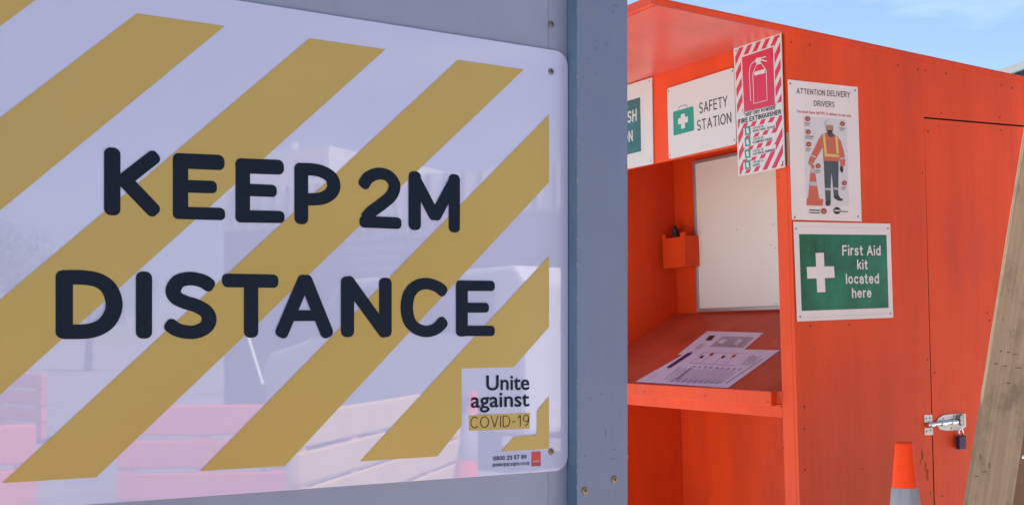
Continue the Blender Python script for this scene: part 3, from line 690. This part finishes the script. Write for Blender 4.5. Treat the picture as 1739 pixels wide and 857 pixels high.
# safety station sign
S = PF('safety_station_sign', KF, ((240, 332), (615, 213), (628, 642), (250, 726)), k7, .003, M['plastic_white'],
       'white sign reading SAFETY STATION with a green first aid case on the orange fascia', 'sign', rr=.012)
S.poly('case', [(274, 468), (278, 461), (384, 431), (388, 435), (392, 558), (388, 566), (281, 595), (277, 590)], 'teal')
S.line('case_handle', [(305, 452), (307, 437), (312, 432), (345, 423), (350, 426), (353, 440)], .0022, 'ink_charcoal')
S.polys('cross', [[(318, 476), (340, 470), (342, 552), (320, 558)], [(302, 500), (357, 486), (358, 519), (303, 533)]], 'plastic_white', 2)
S.text('SAFETY', ((421, 412), (578, 370), (580, 431), (422, 473)), 'ink_black', .0)
S.text('STATION', ((408, 510), (600, 462), (602, 522), (410, 570)), 'ink_black', .0)
for p in ((249, 347), (606, 234), (619, 619), (257, 705)): S.screw(*p)
# hand wash sign
S = PF('wash_station_sign', KF, ((-190, 375), (155, 270), (162, 752), (-190, 822)), k7, .003, M['plastic_white'],
       'white bordered dark teal sign ending SH and N, partly hidden behind the grey batten', 'sign')
S.poly('teal_panel', [(-130, 445), (90, 380), (95, 682), (-130, 735)], 'teal_dark')
S.line('border_line', [(-140, 420), (103, 345), (106, 690), (-140, 748)], .0007, 'ink_lightgrey')
S.text('WASH', ((-52, 482), (71, 443), (71, 512), (-52, 546)), 'plastic_white', .026)
S.text('STATION', ((-120, 618), (49, 563), (50, 625), (-120, 672)), 'plastic_white', .026)
for p in ((141, 291), (150, 735)): S.screw(*p)
# extinguisher sign
S = PF('extinguisher_sign', KF, ((612, 108), (878, 22), (899, 772), (640, 822)), k7, .0025, M['plastic_white'],
       'tall red and white striped fire extinguisher sign fixed on the corner of the orange kiosk', 'sign', off0=.0075)
A, Bq, C, D_ = [S.p(*q) for q in ((620, 114), (872, 30), (892, 765), (647, 814))]
def clip_poly(poly, a, b):
    o = []; n = Vector((-(b[1] - a[1]), b[0] - a[0]))
    f_ = lambda p: (p[0] - a[0]) * n.x + (p[1] - a[1]) * n.y
    for i in range(len(poly)):
        p, q = poly[i], poly[(i + 1) % len(poly)]; fp_, fq = f_(p), f_(q)
        if fp_ <= 0: o.append(p)
        if (fp_ <= 0) != (fq <= 0): t = fp_ / (fp_ - fq); o.append((p[0] + (q[0] - p[0]) * t, p[1] + (q[1] - p[1]) * t))
    return o
for k in range(-3, 14):
    z0 = -0.33 + k * .050; th = 1.25
    pp = [(-.2, z0 - .2 * th), (.2, z0 + .2 * th), (.2, z0 + .2 * th + .027), (-.2, z0 - .2 * th + .027)]
    for a, b in ((A, Bq), (Bq, C), (C, D_), (D_, A)): pp = clip_poly(pp, b, a) if False else clip_poly(pp, a, b) if True else pp
    if len(pp) > 2: flat('stripe', [pp], S.t + .0003, M['crimson'], S.e)
S.poly('white_border', [(653, 150), (840, 90), (851, 428), (667, 468)], 'plastic_white', 2)
S.poly('red_panel', [(660, 158), (834, 99), (845, 422), (673, 461)], 'crimson', 3)
S.line('extinguisher_outline', [(722, 252), (724, 243), (742, 198), (768, 190), (792, 222), (797, 232), (802, 397), (728, 416), (722, 252)], .0028, 'plastic_white', 4)
S.poly('band', [(730, 239), (790, 222), (791, 245), (731, 260)], 'plastic_white', 4)
S.polys('handle', [[(735, 172), (745, 160), (765, 158), (768, 190), (742, 194)], [(750, 163), (797, 150), (798, 155), (750, 170)], [(766, 166), (803, 177), (800, 182), (764, 174)]], 'plastic_white', 5)
S.line('hose', [(738, 178), (720, 188), (708, 208), (703, 240), (705, 300), (710, 402)], .0028, 'plastic_white', 4, True)
S.poly('text_backing', [(640, 462), (884, 406), (888, 478), (642, 534)], 'plastic_white', 2)
S.text('"ARE" DRY POWDER', ((672, 470), (848, 429), (848, 447), (672, 490)), 'ink_black', .05, 4)
S.text('FIRE EXTINGUISHER', ((643, 504), (880, 447), (881, 474), (644, 531)), 'ink_black', .055, 4)
for y, t, x1 in ((565, 'WOOD, PAPER, TEXTILES', 846), (628, 'FLAMMABLE LIQUIDS', 830), (694, 'ELECTRICAL EQUIPMENT', 848), (756, 'GASES', 760)):
    dy = lambda x: -(x - 722) * .215
    bx = 850 if t != 'GASES' else 790
    S.poly('text_backing', [(668, y - 22 + 12), (bx, y - 24 + dy(bx)), (bx, y + 12 + dy(bx)), (668, y + 28 + 8)], 'plastic_white', 2)
    S.poly('icon', [(675, y - 18), (707, y - 25), (710, y + 22), (679, y + 29)], 'teal', 3)
    S.poly('pictogram', [(684, y - 8), (696, y - 14), (702, y + 16), (688, y + 18)], 'plastic_white', 4)
    S.text('FOR USE ON', ((722, y - 18), (780, y - 30), (780, y - 17), (722, y - 5)), 'ink_charcoal', .01, 4)
    S.text(t, ((722, y - 1), (x1, y - 1 + dy(x1)), (x1, y + 13 + dy(x1)), (722, y + 13)), 'ink_black', .032, 4)
for p in ((627, 122), (867, 42), (888, 742), (652, 806)): S.screw(*p)

# attention poster (A3 paper)
k4 = lambda X, Y: (1330 + X / 3.427, 130 + Y / 3.427)
S = PF('delivery_poster', K, ((27, 18), (433, 62), (457, 843), (52, 832)), k4, .0008, M['paper'],
       'tall white paper poster headed ATTENTION DELIVERY DRIVERS with a man in orange work gear', 'poster', off0=.0008)
S.text('ATTENTION DELIVERY', ((77, 68), (390, 90), (388, 124), (77, 100)), 'ink_black', .008)
S.text('DRIVERS', ((178, 140), (299, 148), (299, 180), (178, 172)), 'ink_black', .008)
S.text('You must have full PPE to deliver to our site.', ((77, 193), (396, 221), (396, 238), (77, 210)), 'ink_red', .012)
S.poly('picture_ground', [(118, 232), (370, 250), (382, 755), (136, 755)], 'paper_bg')
S.polys('trousers', [[(235, 490), (322, 494), (321, 600), (321, 692), (293, 690), (285, 600), (280, 560), (276, 640), (276, 722), (246, 722), (240, 620)]], 'ink_charcoal', 2)
S.polys('boots', [[(247, 720), (277, 720), (273, 748), (260, 754), (245, 748)], [(293, 690), (322, 690), (330, 705), (347, 714), (344, 724), (318, 722), (294, 706)]], 'ink_black', 3)
S.polys('reflective_bands', [[(244, 648), (277, 650), (277, 662), (244, 660)], [(292, 645), (321, 648), (321, 660), (293, 657)]], 'ink_lightgrey', 3)
S.poly('jacket', [(224, 340), (250, 327), (290, 335), (320, 352), (325, 420), (325, 494), (233, 490), (231, 420)], 'ink_hivis', 3)
S.poly('sleeve', [(226, 338), (205, 368), (178, 425), (149, 485), (150, 510), (172, 510), (200, 462), (233, 405), (236, 345)], 'ink_hivis', 4)
S.poly('sleeve', [(312, 348), (334, 375), (350, 430), (361, 485), (357, 522), (335, 520), (326, 475), (312, 420)], 'ink_hivis', 4)
S.polys('hi_vis_tape', [[(228, 339), (241, 333), (252, 450), (239, 452)], [(300, 347), (315, 351), (322, 448), (309, 450)], [(239, 448), (324, 456), (324, 470), (239, 464)]], 'ink_lime', 5)
S.polys('sleeve_tape', [[(166, 455), (190, 466), (186, 475), (162, 464)], [(330, 474), (358, 470), (359, 480), (331, 484)]], 'ink_lightgrey', 5)
S.poly('collar', [(252, 327), (262, 322), (290, 330), (298, 348), (275, 356), (262, 348)], 'ink_charcoal', 5)
S.poly('badge', [(254, 388), (276, 391), (276, 404), (254, 401)], 'ink_grey', 6)
S.poly('face', [(247, 283), (290, 285), (289, 308), (280, 330), (262, 332), (251, 314)], 'ink_skin', 6)
S.poly('beard', [(252, 310), (260, 314), (268, 312), (280, 314), (288, 308), (284, 324), (272, 336), (261, 331)], 'ink_black', 7)
S.poly('hard_hat', [(241, 286), (246, 264), (257, 252), (270, 249), (283, 256), (290, 270), (293, 288), (268, 282)], 'plastic_white', 7)
S.polys('gloves', [[(148, 492), (170, 498), (172, 512), (160, 520), (148, 512)]], 'ink_skin', 6)
S.poly('glove', [(330, 520), (346, 524), (349, 545), (342, 562), (328, 548)], 'ink_black', 6)
S.poly('printed_cone', [(162, 515), (179, 515), (209, 712), (144, 710)], 'ink_hivis', 3)
S.polys('cone_bands', [[(160, 532), (182, 534), (186, 562), (157, 560)], [(152, 610), (193, 614), (197, 638), (150, 634)]], 'ink_lightgrey', 4)
S.poly('cone_foot', [(138, 708), (232, 712), (229, 752), (136, 748)], 'ink_hivis', 4)
for x, y, w in ((141, 247, 32), (343, 276, 34), (144, 323, 50), (147, 395, 30), (202, 521, 34), (355, 620, 26)):
    S.disc('icon', x, y, 17, 'paper', 4); S.disc('icon', x, y, 15, 'ink_badge', 5); S.disc('icon', x + 1, y + 2, 7, 'ink_skin', 6)
    S.polys('caption', [[(x - 17, y + 22), (x - 17 + w, y + 24), (x - 17 + w, y + 30), (x - 17, y + 28)], [(x - 17, y + 34), (x + w - 24, y + 36), (x + w - 24, y + 41), (x - 17, y + 39)]], 'ink_grey', 5)
S.disc('icon', 235, 783, 17, 'ink_badge', 5); S.disc('icon', 236, 785, 8, 'ink_skin', 6)
S.polys('caption', [[(150, 772), (212, 776), (212, 783), (150, 779)], [(150, 788), (212, 791), (212, 797), (150, 794)]], 'ink_charcoal', 5)
S.disc('logo', 312, 780, 21, 'ink_black', 4); S.poly('logo', [(296, 776), (328, 777), (328, 784), (296, 783)], 'paper', 5)
S.poly('caption', [(336, 781), (376, 783), (376, 790), (336, 788)], 'ink_grey', 4)
for p in ((41, 42), (419, 81), (436, 814), (67, 818)): S.screw(*p, r=.0032)

# first aid sign (A3 laminated)
kfa = lambda X, Y: (1340 + X / 4.76, 370 + Y / 4.76)
S = PF('first_aid_sign', K, ((36, 30), (818, 46), (842, 804), (66, 835)), kfa, .0012, M['paper'],
       'green laminated sign with a white cross reading First Aid kit located here', 'sign', off0=.0022)
S.poly('green_panel', [(80, 130), (787, 137), (805, 725), (102, 750)], 'green')
S.polys('cross', [[(213, 283), (280, 280), (293, 598), (226, 600)], [(142, 395), (362, 390), (368, 482), (147, 490)]], 'paper', 2)
for t, q in (('First Aid', ((428, 220), (738, 222), (740, 303), (430, 303))), ('kit', ((546, 335), (633, 336), (635, 415), (549, 415))),
             ('located', ((457, 450), (724, 446), (727, 529), (460, 532))), ('here', ((506, 565), (664, 562), (667, 642), (509, 645)))):
    S.text(t, q, 'paper', .020)
S.line('lamination_edge', [(50, 68), (808, 86)], .0008, 'ink_lightgrey'); S.line('lamination_edge', [(80, 808), (828, 772)], .0008, 'ink_lightgrey')
for p in ((57, 88), (799, 84), (819, 771), (89, 796)): S.screw(*p, r=.003)

# whiteboard on the kiosk's back wall
KB = KF.moved(0, DW, 0)
f1 = KB.pix(1181, 274); f2 = KB.pix(1187, 527.5); wx0 = (f1[0] + f2[0]) / 2; wx1 = -0.40; wz0, wz1 = 0.088, 0.687
wb = empty('whiteboard', KB.moved((wx0 + wx1) / 2, -.0005, (wz0 + wz1) / 2), 'blank whiteboard with aluminium frame standing at the back of the orange kiosk', 'whiteboard')
hw, hh = (wx1 - wx0) / 2, (wz1 - wz0) / 2
MB().box(-hw + .012, hw - .012, -.008, -.001, -hh + .012, hh - .012).build('board', M['board_white'], wb)
for a in ((-hw, -hw + .013, -hh, hh), (hw - .013, hw, -hh, hh), (-hw + .0135, hw - .0135, -hh, -hh + .013), (-hw + .0135, hw - .0135, hh - .013, hh)):
    MB().box(a[0], a[1], -.014, 0, a[2], a[3]).build('frame_rail', M['alu'], wb, bevel=.002)
for px, py in ((1313, 381), (1309, 416), (1317, 421), (1318, 515), (1188, 394), (1251, 390)):
    x_, z_ = KB.pix(px, py, .0085); screw(wb, x_ - (wx0 + wx1) / 2, z_ - (wz0 + wz1) / 2, .008, .0022, M['screw'], 'rivet')

# papers on the desk
dzv = (kb * math.cos(sl_) + ku * math.sin(sl_)).normalized(); dxv = -ka; dyv = dzv.cross(dxv)
DK = Frame(KO + kb * .002 + ku * dz0, dxv, dyv, dzv)
kd = lambda X, Y: (1050 + X / 4.76, 520 + Y / 4.76)
def greek(S, x0, y0, x1, y1, n, m, w, lvl=2, seed=1, br=0.72):
    w *= 1.35
    rr = random.Random(seed); polys = []
    for i in range(n):
        t = (i + .5) / n; X0 = x0[0] * (1 - t) + x1[0] * t; Y0 = x0[1] * (1 - t) + x1[1] * t; X1 = y0[0] * (1 - t) + y1[0] * t; Y1 = y0[1] * (1 - t) + y1[1] * t
        a = 0
        while a < .97 * (br + rr.random() * (1 - br)):
            b = min(1, a + .04 + rr.random() * .10)
            polys.append(ribbon([S.p(X0 + (X1 - X0) * a, Y0 + (Y1 - Y0) * a), S.p(X0 + (X1 - X0) * b, Y0 + (Y1 - Y0) * b)], w, False, False, False)); a = b + .02
    flat('printed_text', polys, S.t + .0003 * lvl, M[m], S.e)
S = PF('site_map_sheet', DK, ((718, 200), (1175, 212), (960, 395), (480, 388)), kd, .0003, M['paper_lilac'],
       'white sheet with a printed map lying higher up the sloping orange desk', 'paper', off0=.0004)
S.poly('print_block', [(735, 236), (788, 232), (752, 274), (702, 276)], 'ink_black')
S.poly('map_print', [(845, 240), (1100, 248), (1010, 335), (735, 325)], 'ink_lightgrey')
greek(S, (760, 320), (870, 245), (980, 330), (1085, 252), 9, 'ink_grey', .0022, 2, 4, .4)
S.polys('map_print', [[(800, 290), (850, 262), (880, 275), (835, 305)], [(930, 300), (975, 262), (1010, 270), (960, 322)]], 'paper_lilac', 3)
S.line('map_print', [(985, 330), (975, 300), (990, 270), (1060, 255)], .0025, 'ink_grey', 3, True)
greek(S, (590, 350), (680, 298), (640, 352), (720, 305), 4, 'ink_grey', .0016, 2, 5)
S = PF('notice_sheet', DK, ((606, 340), (1308, 352), (885, 657), (138, 607)), kd, .0003, M['paper_lilac'],
       'white sheet with a purple bar lying lowest on the sloping orange desk', 'paper', off0=.0012)
S.poly('purple_bar', [(392, 492), (405, 480), (560, 375), (600, 366), (595, 382), (425, 495), (400, 500)], 'ink_purple')
S.line('print_frame', [(690, 372), (1045, 380), (945, 478), (575, 455), (690, 372)], .0022, 'ink_red')
for a, b in (((775, 376), (660, 460)), ((870, 378), (765, 466)), ((960, 379), (855, 470))): S.line('print_frame', [a, b], .0018, 'ink_red')
for i, (x, y) in enumerate(((675, 408), (755, 388), (850, 408), (935, 400))): S.poly('pictogram', [(x - 24, y + 8), (x, y - 12), (x + 22, y - 10), (x, y + 12)], 'ink_black' if i % 2 == 0 else 'ink_red', 2)
greek(S, (385, 602), (535, 478), (835, 628), (985, 512), 20, 'ink_grey', .0024, 2, 8, .75)
greek(S, (980, 472), (1075, 388), (1075, 478), (1170, 392), 6, 'ink_grey', .0022, 2, 9, .7)
greek(S, (580, 492), (600, 478), (1000, 518), (1015, 505), 9, 'ink_black', .0050, 3, 12, .9)
greek(S, (400, 612), (455, 572), (810, 630), (860, 600), 9, 'ink_black', .0034, 3, 11, .8)
greek(S, (470, 590), (600, 485), (480, 592), (610, 486), 2, 'ink_black', .0030, 3, 13, .9)
S.line('red_rule', [(1165, 425), (870, 622)], .0048, 'ink_dark_red', 2)
greek(S, (225, 592), (325, 540), (240, 597), (345, 545), 2, 'ink_grey', .001, 2, 3)
greek(S, (360, 590), (500, 478), (385, 595), (520, 482), 2, 'ink_lightgrey', .003, 2, 3)

# ------------------------------------------------------------------ cone, planks
def make_cone(base, h, lean, label, bands=True):
    o = bpy.data.objects.new('traffic_cone', None); COL.objects.link(o); o.location = base; o.rotation_euler = (lean[0], lean[1], .4)
    tag(o, label, 'cone')
    r = lambda z: .0218 + (h - z) * .094
    MB().lathe([(r(.03), .03), (r(h - .36), h - .36)], 40).build('cone_body', M['cone_orange'], o, smooth=True)
    MB().lathe([(r(h - .36) - .0005, h - .3595), (r(h - .36) + .0015, h - .358), (r(h - .118) + .0015, h - .119), (r(h - .118) - .0005, h - .1180)], 40).build('reflective_band', M['cone_band'], o, smooth=True)
    MB().lathe([(r(h - .118), h - .118), (r(h - .01), h - .006), (r(h) - .001, h - .001), (r(h) - .005, h), (.0005, h + .0003)], 40).build('cone_top', M['cone_orange'], o, smooth=True)
    MB().box(-.19, .19, -.19, .19, .005, .032).build('foot', M['rubber'], o, bevel=.006)
    return o
def world_at(px, py, dist): return Vector(((px - CX) / FPX * dist, dist, EYE + (HY - py) / FPX * dist))
ct = world_at(1531.5, 752, 3.12)
lean = .028
make_cone((ct.x + ct.z * math.sin(lean), ct.y, 0.004), ct.z / math.cos(lean), (0, -lean), 'orange traffic cone with a grey reflective band in front of the kiosk door')

PK = K.moved(0, -.62, 0)
def plank(name, L0, L1, L2, L3, off, th, m, label, cat='plank', grp=None):
    p = [PK.pix(*q, off) for q in (L0, L1, L2, L3)]
    # extend along the length beyond the frame to the ground
    def ext(a, b, z): t = (z - b[1]) / (a[1] - b[1]); return (b[0] + (a[0] - b[0]) * t, z)
    zt, zb = 1.05, -EYE + .02
    q = [ext(p[0], p[3], zt), ext(p[1], p[2], zt), ext(p[1], p[2], zb), ext(p[0], p[3], zb)]
    cx = (q[2][0] + q[3][0]) / 2; ang = math.atan2(q[0][0] - q[3][0], q[0][1] - q[3][1])
    fr = PK.moved(cx, -off, zb)
    ca, sa = math.cos(ang), math.sin(ang)
    f2_ = Frame(fr.o, fr.m @ Vector((ca, 0, -sa)), fr.m @ Vector((0, 1, 0)), fr.m @ Vector((sa, 0, ca)))
    o = empty(name, f2_, label, cat, grp)
    loc = [((a - cx) * ca - (b - zb) * sa, (a - cx) * sa + (b - zb) * ca) for a, b in q]
    xs = sorted(v[0] for v in loc)
    w0, w1 = (loc[0][0] + loc[3][0]) / 2, (loc[1][0] + loc[2][0]) / 2
    MB().box(w0, w1, 0, th, .0, loc[0][1]).build('board', m, o, bevel=.0015)
    return o, f2_
po, pfm = plank('timber_plank', (1739, 255), (1826, 240), (1713.5, 857), (1642, 857), 0, .012, M['plank'], 'wide weathered pale timber plank leaning beside the orange door')
kn = MB(); rk = random.Random(3)
for px, py, w_, h_ in ((1700, 596, 7, 3), (1712, 598, 10, 2.5), (1724, 601, 12, 2.5), (1692, 617, 10, 3), (1706, 621, 14, 3), (1728, 624, 16, 3), (1688, 600, 1.2, 9), (1704, 542, 4, 4), (1712, 650, 9, 5), (1665, 775, 4, 14), (1672, 800, 14, 4), (1680, 790, 4, 12), (1722, 560, 4, 3), (1658, 808, 8, 3)):
    pts = []
    for k in range(16):
        a = 2 * math.pi * k / 16; q = .45 + .55 * rk.random(); x_, z_ = PK.pix(px + w_ * .5 * q * math.cos(a), py + h_ * .5 * q * math.sin(a), .0003)
        v = pfm.i @ (PK.o + PK.m @ Vector((x_, -.0003, z_)) - pfm.o); pts.append((v.x, v.z))
    kn.face(pts, -.0003)
me = bpy.data.meshes.new('stains'); me.from_pydata(kn.v, [], kn.f); me.update()
link('stains', me, mat('stain', (0.12, 0.075, 0.045), 0.9, var=0.5, vscale=80), po)['kind'] = 'stuff'
po2, _ = plank('timber_plank', (1752, 600), (1850, 600), (1800, 857), (1700, 857), -.035, .02, M['plank_dark'], 'dark brown timber plank at the right edge behind the pale plank')
x_, z_ = PK.pix(1737, 775, -.035); v = _.i @ (PK.o + PK.m @ Vector((x_, .035, z_)) - _.o); screw(po2, v.x, v.z, .0, .006, M['zinc'], 'nail_head')

# ------------------------------------------------------------------ building seen over the kiosk
c = world_at(1760, 112, 22)
bo = bpy.data.objects.new('warehouse', None); COL.objects.link(bo); bo.location = (c.x, 22, 0)
tag(bo, 'dark walled building with a pale sloping roof seen over the kiosk roof', 'building')
zl = lambda x: world_at(0, 126, 22).z + (x + (1760 - 1680) / FPX * 22) * .36      # verge line rising to the right
xl, xm, xr = -1.8, 4.0, 9.8
zz_ = [zl(xl), zl(xm), zl(xl)]
MB().prism([(xl + .45, 0), (xr - .45, 0), (xr - .45, zl(xl + .45) - .14), (xm, zz_[1] - .14), (xl + .45, zl(xl + .45) - .14)], .35, 12).build('wall', M['wall_dark'], bo)
MB().prism([(xl, zz_[0] - .13), (xm, zz_[1] - .13), (xr, zz_[0] - .13), (xr, zz_[0] + .02), (xm, zz_[1] + .02), (xl, zz_[0] + .02)], 0, 12.4).build('roof', M['roof_pale'], bo)

# ------------------------------------------------------------------ the street across the way, seen mirrored in the glossy sign
def mir(p): p = Vector(p); return p - 2 * ((p - Wo).dot(WN)) * WN
def vpos(px, dist, z=0.0): return Vector((mir(((px - CX) / FPX * dist, dist, 0)).to_2d().to_3d())) + Vector((0, 0, z))
def vframe(pxa, da, pxb, db):
    """upright frame facing the sign; px in the mirror image, X to the viewer's right when facing it"""
    a, b = vpos(pxa, da), vpos(pxb, db)
    x = (a - b).normalized(); y = ZUP.cross(x)                      # mirrored: right end in the mirror is the left end in reality
    return Frame(b, x, y, ZUP), (a - b).length
SF, sl2 = vframe(380, 17, 1010, 14)
shop = empty('shop_building', SF, 'grey hairdressing shop with white lettering and pale awning across the street', 'building')
def vz(py, dist): return EYE + (HY - py) / FPX * dist
MB().box(0, sl2, 0, 6, .05, 2.75).build('wall', M['shop_wall'], shop)
MB().box(.05, sl2 * .99, -.16, -.01, 2.76, 3.30).build('parapet', M['shop_pale'], shop)
MB().box(sl2 * .66, sl2 * .98, -.12, 3, 3.31, 3.80).build('upper_parapet', M['shop_pale'], shop)
rb_ = MB().box(-.02, .02, -.03, 0, 0, .53).mesh('awning_rib'); rb_.materials.append(M['shop_wall'])
for k in range(22):
    o = link('awning_rib', rb_, None, shop); o.location = (.2 + k * sl2 / 23, -.165, 2.765)
for k in range(4):
    o = MB().box(.5 + k * 1.15, 1.45 + k * 1.15, -.03, -.005, .35, 1.95).build('window', M['glass'], shop)
text('lettering', 'SERVILLES', [(2.30, 2.70), (3.95, 2.70), (3.95, 2.52), (2.30, 2.52)], .012, M['sign_letter'], shop, .0)
text('lettering', 'HAIRDRESSING', [(2.75, 2.44), (3.75, 2.44), (3.75, 2.36), (2.75, 2.36)], .012, M['sign_letter'], shop)
text('lettering', 'BARBERING &', [(2.85, 2.31), (3.70, 2.31), (3.70, 2.23), (2.85, 2.23)], .012, M['sign_letter'], shop)
text('lettering', 'MAKEUP', [(3.0, 2.18), (3.55, 2.18), (3.55, 2.10), (3.0, 2.10)], .012, M['sign_letter'], shop)
# road safety barriers with slotted rails
def barrier(pxa, da, pxb, db, m, label):
    F_, ln = vframe(pxa, da, pxb, db); o = empty('road_barrier', F_, label, 'barrier', 'plastic barriers across the street from the sign')
    for z0, h_ in ((.05, .17), (.245, .16), (.43, .17), (.625, .18)):
        MB().box(0, ln, -.035, .035, z0, z0 + h_).build('rail', m, o, bevel=.012)
    n = max(2, int(ln / .8))
    for k in range(n + 1):
        x = .05 + (ln - .1) * k / n; MB().box(x - .035, x + .035, -.028, .028, .04, .80).build('upright', m, o)
    for x in (0.1, ln - .34): MB().box(x, x + .24, -.26, .26, .0, .06).build('foot', M['rubber'], o, bevel=.01)
barrier(200, 7.0, 486, 7.1, M['barrier'], 'slatted orange plastic barrier angled towards the cream one')
barrier(500, 6.2, 775, 9.4, M['barrier_cream'], 'slatted cream yellow plastic barrier across the street')
barrier(-320, 4.9, 58, 5.5, M['barrier'], 'slatted orange plastic barrier standing closest to the sign')
barrier(-260, 16, 75, 13.5, M['barrier'], 'slatted orange plastic barrier farthest down the street')
cp = vpos(775, 6.1); cr_ = make_cone((cp.x, cp.y, 0.004), .93, (0, .12), 'orange traffic cone standing in front of the cream barrier')
# leaning white rod by the barriers, and a parked van in front of the shop
a_, b_ = vpos(415, 9.0), vpos(446, 8.2)
o = empty('marker_rod', Frame(b_, (1, 0, 0), (0, 1, 0), ZUP), 'thin white rod leaning beside the orange barrier across the street', 'rod')
dv = a_ - b_; MB().tube([(0, 0, .88), (dv.x, dv.y, 1.30)], .012, 8).build('shaft', M['sign_letter'], o); MB().tube([(0, 0, .0), (0, 0, .8795)], .014, 8).build('post', M['rubber'], o)
VF, vl = vframe(770, 12.5, 1010, 11.0)
van = empty('parked_van', VF, 'white van parked in front of the grey hairdressing shop', 'van')
L_ = 4.4
pr_ = [(0, .35), (L_, .35), (L_, .85), (L_ - .15, 1.05), (L_ - .95, 1.20), (L_ - 1.55, 1.82), (.15, 1.86), (.0, 1.7)]
MB().prism(pr_, -.9, .9).build('body', M['van'], van, bevel=.05)
MB().prism([(L_ - 1.62, 1.22), (L_ - 1.05, 1.22), (L_ - 1.55, 1.72), (L_ - 1.62, 1.72)], -.912, -.905).build('window', M['glass'], van)
MB().prism([(L_ - 2.6, 1.22), (L_ - 1.72, 1.22), (L_ - 1.72, 1.72), (L_ - 2.6, 1.72)], -.912, -.905).build('window', M['glass'], van)
MB().prism([(.4, 1.25), (L_ - 2.75, 1.25), (L_ - 2.75, 1.70), (.4, 1.70)], -.912, -.905).build('window', M['glass'], van)
for wx in (.85, L_ - .85):
    w_ = MB().prism(disc(wx, .33, .33, n=24), -.93, -.70).build('tyre', M['rubber'], van); MB().prism(disc(wx, .33, .19, n=20), -.945, -.932).build('rim', M['alu'], w_)
    MB().prism(disc(wx, .33, .33, n=24), .70, .93).build('tyre', M['rubber'], van)
# poles and trees
pp_ = vpos(500, 24); o = empty('utility_pole', Frame(pp_, (1, 0, 0), (0, 1, 0), ZUP), 'tall pole with a crossarm standing behind the shop', 'pole')
MB().tube([(0, 0, 0), (0, 0, 5.2)], [.12, .09], 10).build('shaft', M['shop_pale'], o); MB().box(-.8, .8, -.05, .05, 4.8, 4.92).build('crossarm', M['shop_pale'], o)
def tree(pos, h, r, label):
    o = empty('street_tree', Frame(pos, (1, 0, 0), (0, 1, 0), ZUP), label, 'tree', 'trees far down the street')
    t = MB(); t.tube([(0, 0, 0), (.05, 0, h * .35), (0, .05, h * .7)], [.16, .11, .05], 8)
    for k in range(5):
        a = k * 1.3; t.tube([(0, 0, h * (.35 + .06 * k)), (math.cos(a) * r * .6, math.sin(a) * r * .6, h * (.6 + .06 * k))], [.06, .02], 6)
    t.build('trunk', M['bark'], o); lf = MB()
    cl = [(random.gauss(0, r * .42), random.gauss(0, r * .42), h * .68 + random.gauss(0, h * .13)) for _k in range(26)]
    for k in range(2600):
        c_ = random.choice(cl); p_ = Vector(c_) + Vector([random.gauss(0, r * .17) for _j in range(3)]); s_ = .07; d1 = Vector([random.uniform(-1, 1) for _j in range(3)]).normalized() * s_; d2 = d1.orthogonal().normalized() * s_ * .6
        b = len(lf.v); lf.v += [tuple(p_ - d1), tuple(p_ + d2), tuple(p_ + d1), tuple(p_ - d2)]; lf.f.append((b, b + 1, b + 2, b + 3))
    me = bpy.data.meshes.new('crown'); me.from_pydata(lf.v, [], lf.f); link('crown', me, M['leaf'], o)
tree(vpos(30, 38), 4.8, 2.0, 'green street tree, the left one of the pair across the street'); tree(vpos(150, 44), 4.2, 2.0, 'green street tree, nearer the shop of the pair')
